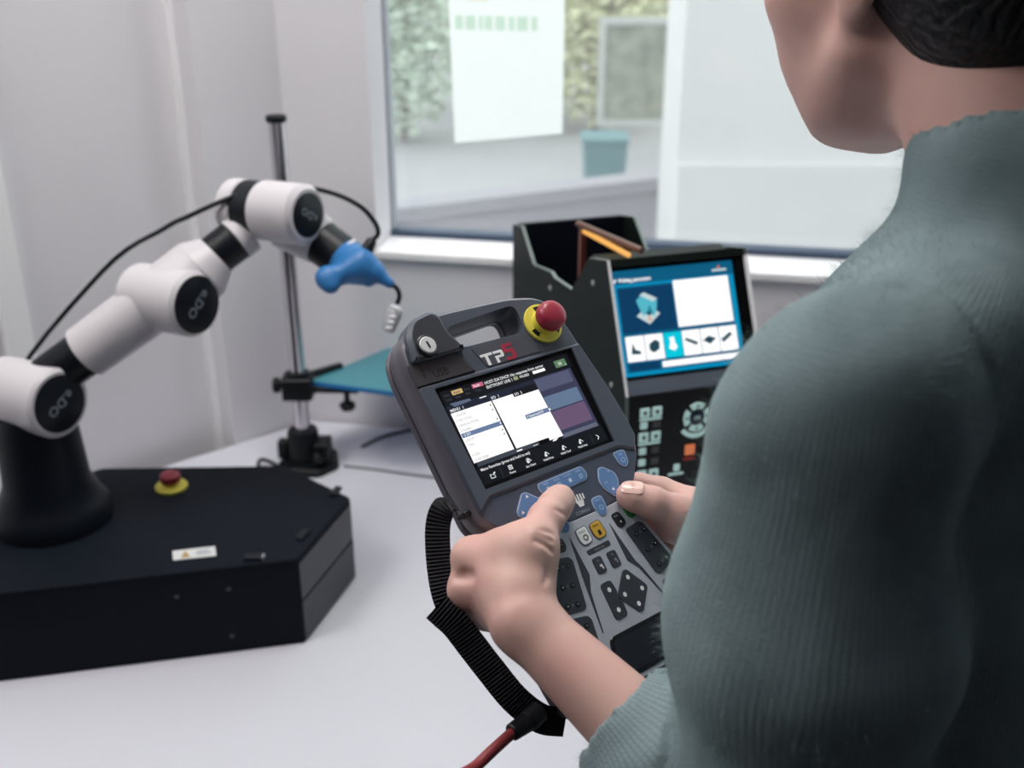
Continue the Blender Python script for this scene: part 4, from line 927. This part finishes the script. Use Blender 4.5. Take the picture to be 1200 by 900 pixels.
# ---- left hand and forearm (fine grid)
mm = .001
CUFF = WL + (EL-WL)*.30
_pts = np.array([WL+(EL-WL)*.56, WL, ph(548, 690, -55), ph(530, 650, -12), ph(530, 650, 10), ph(655, 583, 12), ph(650, 730, -52), ph(620, 645, 34), ph(640, 650, -52)])
hl = Field(_pts.min(0)-.032, _pts.max(0)+.032, .0013)
fa = unit(EL-WL)
hl.cone(WL+(EL-WL)*.56, WL, .0262, .0190, .004)                                        # forearm
hl.cone(WL, ph(602, 690, 14), .0190, .0165, .012)                                      # carpus
IM, MM, RM, QM = ph(553, 653, -6), ph(549, 690, -12), ph(567, 718, -20), ph(596, 736, -22)   # knuckles: index, middle, ring, little
for a, b_, r1, r2, k in ((ph(606, 685, 16), IM, .0160, .0112, .012), (ph(600, 700, 13), MM, .0160, .0108, .012), (ph(600, 712, 6), RM, .0155, .0100, .012), (ph(606, 724, 2), QM, .0150, .0092, .010)):
    hl.cone(a, b_, r1, r2, k)
hl.cone(ph(598, 668, 8), ph(580, 660, 2), .017, .014, .014)                             # back of the hand, filled
hl.cone(ph(590, 640, 8), ph(612, 652, 16), .0095, .013, .014)                           # web towards the thumb
# fingers bend down behind the pendant, one by one
for M_, p1, p2, r in ((IM, (566, 655, -44), (620, 650, -47), .0088), (MM, (566, 690, -48), (628, 676, -47), .0090), (RM, (584, 722, -52), (640, 704, -47), .0086), (QM, (606, 744, -48), (650, 730, -44), .0076)):
    A_, B_ = ph(*p1), ph(*p2); C_ = B_+(B_-A_)*.35+PN*.002
    hl.cone(M_, A_, r*1.12, r, .006); hl.cone(A_, B_, r, r*.92, .003); hl.cone(B_, C_, r*.92, r*.8, .003)
# thumb: metacarpal, proximal, distal
T0, T1, T2_, T3 = ph(617, 684, 24), ph(622, 642, 27), ph(640, 608, 19), ph(655, 587, 10.6)
hl.cone(T0, T1, .0150, .0128, .012); hl.cone(ph(628, 676, 18), T1, .010, .0115, .010)
hl.cone(T1, T2_, .0126, .0112, .008); hl.cone(T2_, T3, .0112, .0102, .004); hl.cone(T3-(T3-T2_)*.35, T3+(T3-T2_)*.10, .0108, .0088, .004)
hl.cone(ph(600, 640, 20), T1, .010, .012, .014)
for K_ in (IM, MM): hl.ell(K_+unit(K_-ph(606, 690, 14))*.001-FW*.004, np.eye(3), (.0095, .0095, .0095), .010)
def surf(fld, px, py):
    d = RT*(px-600)/FPX + DN*(py-450)/FPX + FW; t = np.arange(.5, .95, .0006); P = CAM+d*t[:, None]
    i = np.round((P-fld.lo)/fld.h).astype(int); ok = ((i >= 0) & (i < fld.n)).all(1); v = np.ones(len(t)); v[ok] = fld.d[i[ok, 0], i[ok, 1], i[ok, 2]]
    k = np.argmax(v < 0); return P[k] if v[k] < 0 else None
def crease(fld, pts, r=.0011, k=.0022):
    S = [q for q in (surf(fld, *p) for p in pts) if q is not None]
    for a, b_ in zip(S[:-1], S[1:]): fld.cone(a, b_, r, r, k, sub=True)
for cpts in ([(627, 634), (634, 636), (641, 640), (646, 646)], [(630, 627), (638, 629), (646, 634)], [(634, 621), (641, 622), (649, 626)], [(652, 597), (658, 600), (664, 604)], [(640, 668), (641, 676), (638, 684)]): crease(hl, cpts)
crease(hl, [(536, 676), (544, 674), (551, 675)], .0006, .006)
VH, FH = hl.mesh(2)
# ---- right hand
hr = Field(ph(800, 600, 0)-.13, ph(800, 600, 0)+.13, .0018)
R0, R1, R2, R3 = ph(838, 622, 4), ph(797, 604, 13), ph(764, 589, 13), ph(742, 582, 9.5)
hr.cone(WR+(ER-WR)*.5, WR, .030, .021, .004); hr.cone(WR, R0, .021, .019, .012)
hr.cone(R0, R1, .0175, .0128, .012); hr.cone(R1, R2, .0128, .0108, .008); hr.cone(R2, R3, .0112, .0098, .004); hr.cone(R3, ph(737, 580, 8.6), .0098, .0088, .004)
hr.cone(ph(790, 614, 2), R0, .013, .016, .012)
for a, b_, c_, d_, r in (((815, 592, -6), (775, 574, -20), (748, 568, -30), (728, 578, -40), .0092), ((822, 604, -16), (790, 596, -34), (756, 596, -44), (724, 604, -46), .0092), ((832, 620, -22), (800, 622, -42), (764, 624, -47), (734, 630, -46), .0088), ((842, 634, -24), (812, 646, -42), (780, 650, -46), (756, 654, -45), .0078)):
    a, b_, c_, d_ = ph(*a), ph(*b_), ph(*c_), ph(*d_)
    hr.cone(WR+(a-WR)*.4, a, .016, r*1.25, .012); hr.cone(a, b_, r*1.25, r*1.02, .006); hr.cone(b_, c_, r*1.02, r*.95, .003); hr.cone(c_, d_, r*.95, r*.82, .003)
VR, FR_ = hr.mesh(2)
# ---- head, neck, trunk (coarser grid), head turned down towards the pendant
hd_yaw = math.radians(30); hp_ = math.radians(12)
HF = np.array([-math.sin(hd_yaw)*math.cos(hp_), math.cos(hd_yaw)*math.cos(hp_), -math.sin(hp_)])
HL = np.array([-math.cos(hd_yaw), -math.sin(hd_yaw), 0]); HU = np.cross(HF, -HL); HU = HU if HU[2] > 0 else -HU
EAR = at(1001, 15, .60)
HC = EAR - HL*.068 - HF*.0 + HU*.030
HR = np.array([-HL, HF, HU]).T            # columns: right, forward, up
def hd(l, f_, u): return HC + (HL*l + HF*f_ + HU*u)*.96
lo = np.minimum.reduce([SL, SR, EL, foot+[0, 0, .9]])-.18; hi = np.maximum.reduce([SL, SR, HC, ER])+.2
bd = Field(lo, hi, .0045)
bd.ell(hd(0, -.012, .035), HR, (.074, .093, .088), .01); bd.ell(hd(0, .028, -.02), HR, (.062, .062, .085), .02)
bd.cone(hd(.030, .045, -.072), hd(-.030, .045, -.072), .030, .030, .02); bd.cone(hd(0, .078, -.096), hd(0, .055, -.090), .0155, .025, .014)     # jaw, chin
for s_ in (1, -1):
    bd.cone(hd(.056*s_, .012, -.052), hd(.022*s_, .066, -.090), .017, .016, .016); bd.ell(hd(.052*s_, .058, -.014), HR, (.021, .026, .026), .018)   # jaw edge, cheekbone
    bd.ell(hd(.040*s_, .062, -.048), HR, (.020, .022, .024), .016)
    bd.ell(hd(.031*s_, .084, .012), HR, (.015, .006, .008), .004, sub=True); bd.ell(hd(.031*s_, .077, .010), HR, (.012, .011, .010), .002)            # eyes
    bd.ell(hd(.073*s_, -.004, -.006), np.array([-HL*1.0, unit(HF+HL*.35*s_), HU]).T, (.007, .017, .029), .005)                                      # ears
    bd.ell(hd(.071*s_, .002, -.030), HR, (.006, .009, .010), .005)
bd.cone(hd(0, .091, .012), hd(0, .110, -.026), .008, .0115, .008); bd.ell(hd(0, .092, -.056), HR, (.024, .010, .0065), .006); bd.ell(hd(0, .090, -.068), HR, (.020, .010, .007), .006)
bd.ell(hd(0, .098, -.0615), HR, (.020, .008, .0016), .003, sub=True); bd.ell(hd(0, .072, .034), HR, (.055, .026, .014), .014)
bd.cone(hd(0, -.030, -.055), NB+[0, 0, .005]+PF*.008, .053, .048, .02)                                   # neck
bd.cone(NB-[0, 0, .05], SL, .050, .036, .03); bd.cone(NB-[0, 0, .05], SR, .050, .036, .03)
CH = NB - np.array([0, 0, .20]) + PF*.02; HPc = NB*1.0; HPc[2] = .97; BR = np.array([-PL, PF, PZ]).T
bd.ell(CH, BR, (.145, .095, .20), .04); bd.ell(NB-[0, 0, .38]+PF*.02, BR, (.125, .085, .17), .05); bd.ell(HPc+[0, 0, .0], BR, (.155, .10, .10), .04)
bd.cone(SL, EL, .040, .034, .02); bd.cone(EL, WL+(EL-WL)*.48, .034, .0252, .01); bd.cone(SR, ER, .044, .034, .02); bd.cone(ER, WR+(ER-WR)*.4, .036, .026, .01)
VB, FB = bd.mesh(2)
VV = np.concatenate([VB, VH, VR]); FF = np.concatenate([FB, FH+len(VB), FR_+len(VB)+len(VH)])
body = raw_mesh('body', VV, FF, [skin], per)
# nails
nail_m = mat('nail', (238, 200, 190), .2, var=.02, sss=.1)
def nail(c, along, out, L, Wd, name='fingernail'):
    z = unit(out); y = unit(along-z*(along @ z)); x = np.cross(y, z); b = MB(); V = []; n = 7
    for j in range(n):
        t = -1+2*j/(n-1)
        for i in range(n):
            s_ = -1+2*i/(n-1); w_ = Wd*(1-.18*max(0, t)**2)*(1 if abs(t) < .95 else .8); V.append(c+x*s_*w_+y*t*L-z*(.28*Wd*s_*s_+.12*L*t*t*(t > 0)))
    b.add(V, [(j*n+i, j*n+i+1, (j+1)*n+i+1, (j+1)*n+i) for j in range(n-1) for i in range(n-1)], nail_m); b.build(name, body, world=True)
o_ = unit(np.cross(T3-T2_, PN)); o_ = o_ if o_ @ RT > 0 else -o_
nail(T3+unit(PN*.35+o_*.95)*.0101+(T3-T2_)*.02, T3-T2_, PN*.35+o_*.95, .0068, .0062)
nail(R3+unit(-DN*.75-FW*.55)*.0101+(R3-R2)*.08, R3-R2, -DN*.75-FW*.55, .0072, .0064)

# ---- knitted sweater
knit = bpy.data.materials.new('knit_wool'); knit.use_nodes = True
nt = knit.node_tree; kb = nt.nodes['Principled BSDF']; L_ = nt.links.new
def N(t, **k):
    n = nt.nodes.new(t)
    for a, v in k.items(): setattr(n, a, v)
    return n
def MATH(op, a, b=None):
    n = N('ShaderNodeMath', operation=op)
    for i, v in enumerate((a, b)):
        if v is None: continue
        if isinstance(v, (int, float)): n.inputs[i].default_value = v
        else: L_(v, n.inputs[i])
    return n.outputs[0]
uvn = N('ShaderNodeUVMap'); uvn.uv_map = 'knit'; sx = N('ShaderNodeSeparateXYZ'); L_(uvn.outputs[0], sx.inputs[0])
tcn = N('ShaderNodeTexCoord'); nzz = N('ShaderNodeTexNoise'); nzz.inputs['Scale'].default_value = 60; nzz.inputs['Detail'].default_value = 4; L_(tcn.outputs['Object'], nzz.inputs['Vector'])
wob = MATH('MULTIPLY', MATH('SUBTRACT', nzz.outputs['Fac'], .5), .8)
U_ = MATH('ADD', sx.outputs[0], wob); V_ = MATH('ADD', sx.outputs[1], wob)
rib = MATH('ABSOLUTE', MATH('SINE', MATH('MULTIPLY', U_, math.pi)))
tri_ = MATH('ABSOLUTE', MATH('SUBTRACT', MATH('FRACT', U_), .5))
stt = MATH('MULTIPLY', MATH('ADD', MATH('SINE', MATH('MULTIPLY', MATH('ADD', V_, tri_), 2*math.pi)), 1), .5)
atr = N('ShaderNodeAttribute'); atr.attribute_name = 'ribness'
hgt = MATH('MULTIPLY', MATH('ADD', MATH('MULTIPLY', rib, .7), MATH('MULTIPLY', stt, .35)), atr.outputs['Fac'])
bmp = N('ShaderNodeBump'); bmp.inputs['Strength'].default_value = .4; bmp.inputs['Distance'].default_value = .0008; L_(hgt, bmp.inputs['Height'])
nf = N('ShaderNodeTexNoise'); nf.inputs['Scale'].default_value = 700; nf.inputs['Detail'].default_value = 3; L_(tcn.outputs['Object'], nf.inputs['Vector'])
b2 = N('ShaderNodeBump'); b2.inputs['Strength'].default_value = .35; b2.inputs['Distance'].default_value = .001; L_(nf.outputs['Fac'], b2.inputs['Height']); L_(bmp.outputs[0], b2.inputs['Normal']); L_(b2.outputs[0], kb.inputs['Normal'])
rp = N('ShaderNodeValToRGB'); rp.color_ramp.elements[0].color = rgb(97, 114, 120); rp.color_ramp.elements[1].color = rgb(142, 160, 165); rp.color_ramp.elements[0].position = .15; rp.color_ramp.elements[1].position = .85
nl = N('ShaderNodeTexNoise'); nl.inputs['Scale'].default_value = 22; nl.inputs['Detail'].default_value = 6; L_(tcn.outputs['Object'], nl.inputs['Vector'])
L_(MATH('ADD', MATH('MULTIPLY', hgt, .22), MATH('MULTIPLY', nl.outputs['Fac'], .85)), rp.inputs[0]); L_(rp.outputs[0], kb.inputs['Base Color'])
kb.inputs['Roughness'].default_value = .95; kb.inputs['Specular IOR Level'].default_value = .1
kb.inputs['Sheen Weight'].default_value = .45; kb.inputs['Sheen Roughness'].default_value = .5; kb.inputs['Sheen Tint'].default_value = rgb(170, 196, 194)
lo = np.minimum.reduce([SL, SR, EL, ER, CUFF])-.12; hi = np.maximum.reduce([SL, SR, NB, WR, ER])+.12; lo[2] = .84
sw = Field(lo, hi, .0042)
CR = BR
sw.ell(CH, CR, (.165, .118, .21), .04); sw.ell(NB-[0, 0, .38]+PF*.02, CR, (.155, .115, .20), .05); sw.ell(HPc+[0, 0, .02], CR, (.175, .122, .12), .04)
sw.cone(NB-[0, 0, .048], SL, .064, .048, .03); sw.cone(NB-[0, 0, .048], SR, .064, .048, .03)
MU = SL+(EL-SL)*.44; EU = at(925, 985, .595); EF = at(893, 1004, .61)
sw.cone(SL, MU, .047, .066, .02); sw.cone(at(926, 512, .512), MU, .036, .060, .03); sw.cone(MU, EU, .065, .063, .02)
sw.cone(SR, SR+(ER-SR)*.5, .058, .064, .03); sw.cone(SR+(ER-SR)*.5, ER, .064, .056, .02)
CF = WL+(EL-WL)*.425
sw.cone(EF, CF+(EF-CF)*.45, .064, .052, .004); sw.cone(CF+(EF-CF)*.45, CF, .052, .0315, .02)
sw.ell(CF+fa*.045-DN*.014+RT*.004, np.eye(3), (.030, .030, .030), .02)
CRt = WR+(ER-WR)*.22
sw.cone(ER, CRt, .056, .036, .02)
nkd = unit(hd(0, -.03, -.055)-NB+[0, 0, .06]); sw.cone(NB-[0, 0, .03], NB+nkd*.030, .068, .062, .012)
# hollows at the cuffs and neck
sw.cone(CF-fa*.08, CF-fa*.010, .0305, .0285, .002, sub=True)
sw.cone(CF-fa*.070, CF-fa*.032, .045, .045, .001, sub=True)
fr_ = unit(ER-WR); sw.cone(CRt-fr_*.06, CRt-fr_*.012, .0285, .0275, .002, sub=True)
sw.cone(NB+nkd*.062, NB+nkd*.24, .0545, .075, .003, sub=True)
VS, FS = sw.mesh(2)
# normals, folds
def vnorm(V, F):
    n = np.cross(V[F[:, 2]]-V[F[:, 0]], V[F[:, 3]]-V[F[:, 1]]); S = np.zeros_like(V)
    for i in range(4): np.add.at(S, F[:, i], n)
    return S/np.maximum(np.linalg.norm(S, axis=1), 1e-12)[:, None]
NS = vnorm(VS, FS)
from mathutils import noise as mnoise
bones = [(NB+[0, 0, .02], HPc-[0, 0, .1], .17), (SL, EU, .066), (EF, CF-fa*.03, .05), (SR, ER, .064), (ER, CRt, .048)]
D = []; TT = []; AN = []
for k, (a, b_, r) in enumerate(bones):
    ba = b_-a; L2 = ba @ ba; pa = VS-a; t = np.clip((pa @ ba)/L2, -.3 if k == 0 else 0, 1.05); D.append(np.linalg.norm(pa-t[:, None]*ba, axis=1)/r)
    R_ = frame(ba, (0, 1, 0) if k == 0 else (0, 0, 1)); TT.append((pa @ unit(ba))); AN.append(np.arctan2(pa @ R_[:, 1], pa @ R_[:, 0]))
D = np.array(D); bi = D.argmin(0); ii = np.arange(len(VS))
tt = np.array(TT)[bi, ii]; an = np.array(AN)[bi, ii]; rr = np.array([b_[2] for b_ in bones])[bi]
disp = np.array([.0042*mnoise.noise(Vector((p*9).tolist()))+.0022*mnoise.noise(Vector((p*24).tolist())) for p in VS])
fold = np.where(bi == 2, .0024*np.sin(tt*150+2.2*np.sin(an*2)), np.where(bi == 1, .0016*np.sin(tt*60+3*np.sin(an)+an*2), 0))
cuffd = (VS-CF) @ fa
disp = disp*np.clip((cuffd+.02)/.05, .15, 1); fold = fold*np.clip(cuffd/.04, 0, 1)
VS = VS+NS*(disp+fold)[:, None]
WALE, ROW = .0036, .0030
nw = np.round(2*math.pi*rr/WALE)
fl = FS.reshape(-1); a_l = an[fl].reshape(-1, 4); a0 = a_l[:, :1]; a_l = a0+(a_l-a0+math.pi) % (2*math.pi)-math.pi
bf = bi[FS[:, 0]]; nwf = nw[FS[:, 0]]
uu = a_l/(2*math.pi)*nwf[:, None]; vv_ = np.array(TT)[bf[:, None], FS]/ROW
swo = raw_mesh('sweater', VS, FS, [knit], per)
ul = swo.data.uv_layers.new(name='knit'); ul.data.foreach_set('uv', np.stack([uu.reshape(-1), vv_.reshape(-1)], 1).astype(np.float32).reshape(-1))
ra_ = swo.data.attributes.new('ribness', 'FLOAT', 'POINT'); ra_.data.foreach_set('value', np.where((bi == 2) | (bi == 4), 1.0, .6).astype(np.float32))
# fuzz: fine loose wool fibres
NS = vnorm(VS, FS); fz = N_F = 26000
ar = np.linalg.norm(np.cross(VS[FS[:, 2]]-VS[FS[:, 0]], VS[FS[:, 3]]-VS[FS[:, 1]]), axis=1)
dcam = np.linalg.norm(VS[FS[:, 0]]-(CAM+FW*.6), axis=1); wgt = ar*(dcam < .5); wgt /= wgt.sum()
pick = rng.choice(len(FS), N_F, p=wgt); b1, b2_ = rng.random((2, N_F, 1))
Q = FS[pick]; P0_ = (VS[Q[:, 0]]*(1-b1)+VS[Q[:, 1]]*b1)*(1-b2_)+(VS[Q[:, 3]]*(1-b1)+VS[Q[:, 2]]*b1)*b2_
nn_ = NS[Q[:, 0]]; dirn = nn_+.9*rng.normal(size=(N_F, 3)); dirn /= np.linalg.norm(dirn, axis=1)[:, None]
dirn = dirn+nn_*.4; ln = (.003+.006*rng.random((N_F, 1))**2); bend = rng.normal(size=(N_F, 3))*.5
sd_ = np.cross(dirn, rng.normal(size=(N_F, 3))); sd_ /= np.linalg.norm(sd_, axis=1)[:, None]; wd = .00007
m1 = P0_+dirn*ln*.5; m2_ = P0_+dirn*ln*.9+bend*ln*.5
VZ = np.stack([P0_-sd_*wd-nn_*.0005, P0_+sd_*wd-nn_*.0005, m1+sd_*wd*.8, m1-sd_*wd*.8, m2_], 1).reshape(-1, 3)
i0 = np.arange(N_F)*5; FZ = [tuple(q) for q in np.stack([i0, i0+1, i0+2, i0+3], 1).tolist()]+[tuple(q) for q in np.stack([i0+3, i0+2, i0+4], 1).tolist()]
fzm = mat('wool_fibre', (138, 160, 158), .9, var=.1, spec=.1)
fzo = raw_mesh('wool_fuzz', VZ, FZ, [fzm], swo); fzo['kind'] = 'stuff'

# ---- hair, trousers, shoes
hf = Field(hd(0, 0, .04)-.17, hd(0, 0, .04)+.17, .005)
hf.ell(hd(0, -.022, .045), HR, (.083, .095, .094), .01); hf.ell(hd(0, -.050, -.010), HR, (.070, .060, .085), .03); hf.ell(hd(0, -.100, .030), HR, (.036, .032, .036), .012)
hf.ell(hd(0, .116, -.03), HR, (.12, .080, .105), .01, sub=True)
VHa, FHa = hf.mesh(2)
hair_m = bpy.data.materials.new('dark_hair'); hair_m.use_nodes = True
nt = hair_m.node_tree; hb = nt.nodes['Principled BSDF']; hb.inputs['Base Color'].default_value = rgb(22, 20, 26); hb.inputs['Roughness'].default_value = .45
wv = nt.nodes.new('ShaderNodeTexWave'); wv.inputs['Scale'].default_value = 90; wv.inputs['Distortion'].default_value = 6; wv.inputs['Detail'].default_value = 3
tcx = nt.nodes.new('ShaderNodeTexCoord'); nt.links.new(tcx.outputs['Object'], wv.inputs['Vector']); bpx = nt.nodes.new('ShaderNodeBump'); bpx.inputs['Strength'].default_value = .6; bpx.inputs['Distance'].default_value = .002
nt.links.new(wv.outputs['Fac'], bpx.inputs['Height']); nt.links.new(bpx.outputs[0], hb.inputs['Normal'])
raw_mesh('hair', VHa, FHa, [hair_m], per)
tf = Field(HPc+[-.35, -.35, -.95], HPc+[.35, .35, .12], .009)
tf.ell(HPc, BR, (.165, .112, .105), .03)
hips = [HPc+PL*.085*s_-[0, 0, .03] for s_ in (1, -1)]; knees = [np.array([h[0], h[1], .50])+PF*.02+PL*.015*s_ for h, s_ in zip(hips, (1, -1))]; ank = [np.array([k_[0], k_[1], .07])-PF*.03 for k_ in knees]
for h, k_, a in zip(hips, knees, ank): tf.cone(h, k_, .085, .060, .03); tf.cone(k_, a, .060, .046, .02)
VT, FT = tf.mesh(2); raw_mesh('trousers', VT, FT, [mat('trouser_cloth', (44, 48, 58), .85, var=.08, scale=30)], per)
for a in ank:
    sf = Field(np.array([a[0], a[1], 0])-.25, np.array([a[0], a[1], .15])+.25, .006)
    sf.cone(a*[1, 1, 0]+[0, 0, .036]-PF*.04, a*[1, 1, 0]+[0, 0, .036]+PF*.12, .036, .034, .02); sf.cone(a*[1, 1, 0]+[0, 0, .04]-PF*.02, a+[0, 0, .02], .036, .042, .02)
    VQ, FQ = sf.mesh(2); VQ[:, 2] = np.maximum(VQ[:, 2], 0.001); raw_mesh('shoe', VQ, FQ, [mat('shoe_leather', (40, 38, 40), .5, var=.06)], per)

# ================================================================== wrist strap and red cable of the pendant
web = mat('strap_webbing', (36, 37, 44), .7, var=.12, scale=300, spec=.25)
def ribbon(pts, wds, width, sm, th=.0016, pitch=.0023):
    P = spline(pts, 24); Wv = spline(wds, 24); L = np.concatenate([[0], np.cumsum(np.linalg.norm(np.diff(P, axis=0), axis=1))])
    n = int(L[-1]/pitch*2); s_ = np.linspace(0, L[-1], n); P = np.stack([np.interp(s_, L, P[:, i]) for i in range(3)], 1); Wv = np.stack([np.interp(s_, L, Wv[:, i]) for i in range(3)], 1)
    T = np.gradient(P, axis=0); V = []; F = []
    for i in range(n):
        t = unit(T[i]); w_ = unit(Wv[i]-t*(Wv[i] @ t)); o = np.cross(t, w_); h = th*(.25 if i % 2 else .95)
        for a, c in ((-1, -1), (-.4, -1), (.4, -1), (1, -1), (1, 1), (.4, 1), (-.4, 1), (-1, 1)): V.append(P[i]+w_*a*width/2+o*c*h*(1 if abs(a) < 1 else .6))
    for i in range(n-1):
        for j in range(8): F.append((i*8+j, i*8+(j+1) % 8, (i+1)*8+(j+1) % 8, (i+1)*8+j))
    F.append(tuple(range(8))[::-1]); F.append(tuple((n-1)*8+j for j in range(8)))
    return V, F
b = MB()
V, F = ribbon([ph(532, 588, -8), ph(519, 597, -12), ph(513, 618, -18), ph(514, 655, -24), ph(519, 690, -26), ph(528, 716, -26), ph(540, 732, -27)], [RT-.35*DN, RT-.35*DN, RT, RT+.0*DN, RT-.1*DN, RT-.2*DN-.3*FW, RT-.4*DN-.3*FW], .0160, None)
b.add(V, F, web); b.build('strap', tp, world=True, ang=60)
b = MB()
V, F = ribbon([ph(511, 711, -19), ph(522, 721, -18), ph(534, 732, -18), ph(551, 754, -20), ph(575, 785, -22), ph(604, 820, -24), ph(634, 842, -27), ph(662, 846, -32)], [RT*.62-.78*DN, RT*.68-.74*DN, RT*.75-.66*DN, RT*.8-.58*DN, RT*.8-.6*DN, RT*.7-.7*DN, RT*.3-.95*DN, -.1*RT-DN], .0185, None)
b.add(V, F, web); b.build('strap', tp, world=True, ang=60)
b = MB(); b.box((-.0745, -.0475, -.0165), (-.066, -.0440, -.0055), dark_m); b.build('strap_slot', tp, bevel=.001)
b = MB(); q0, q1, q2 = ph(632, 832, -22), ph(618, 846, -22), ph(599, 859, -20)
b.rod(q0, q1, .0072, dark_m, 20, r2=.0068, bev=.001); b.rod(q1, q2, .0062, dark_m, 20, r2=.0055, bev=.001); b.build('strain_relief', tp, world=True)
b = MB(); q3 = ph(560, 896, -18); q4 = q3+(q3-q2)*1.4; 
b.tube([q2+(q1-q2)*.2, q2+(q3-q2)*.5, q3, q4, q4+np.array([-.05, .0, -.14]), np.array([q4[0]-.07, q4[1], .35]), np.array([q4[0]-.10, q4[1]-.02, .03]), np.array([q4[0]-.35, q4[1]-.25, .005])], .0036, mat('cable_red', (150, 58, 62), .4, var=.05, scale=80), 12, 8); b.build('cable', tp, world=True)
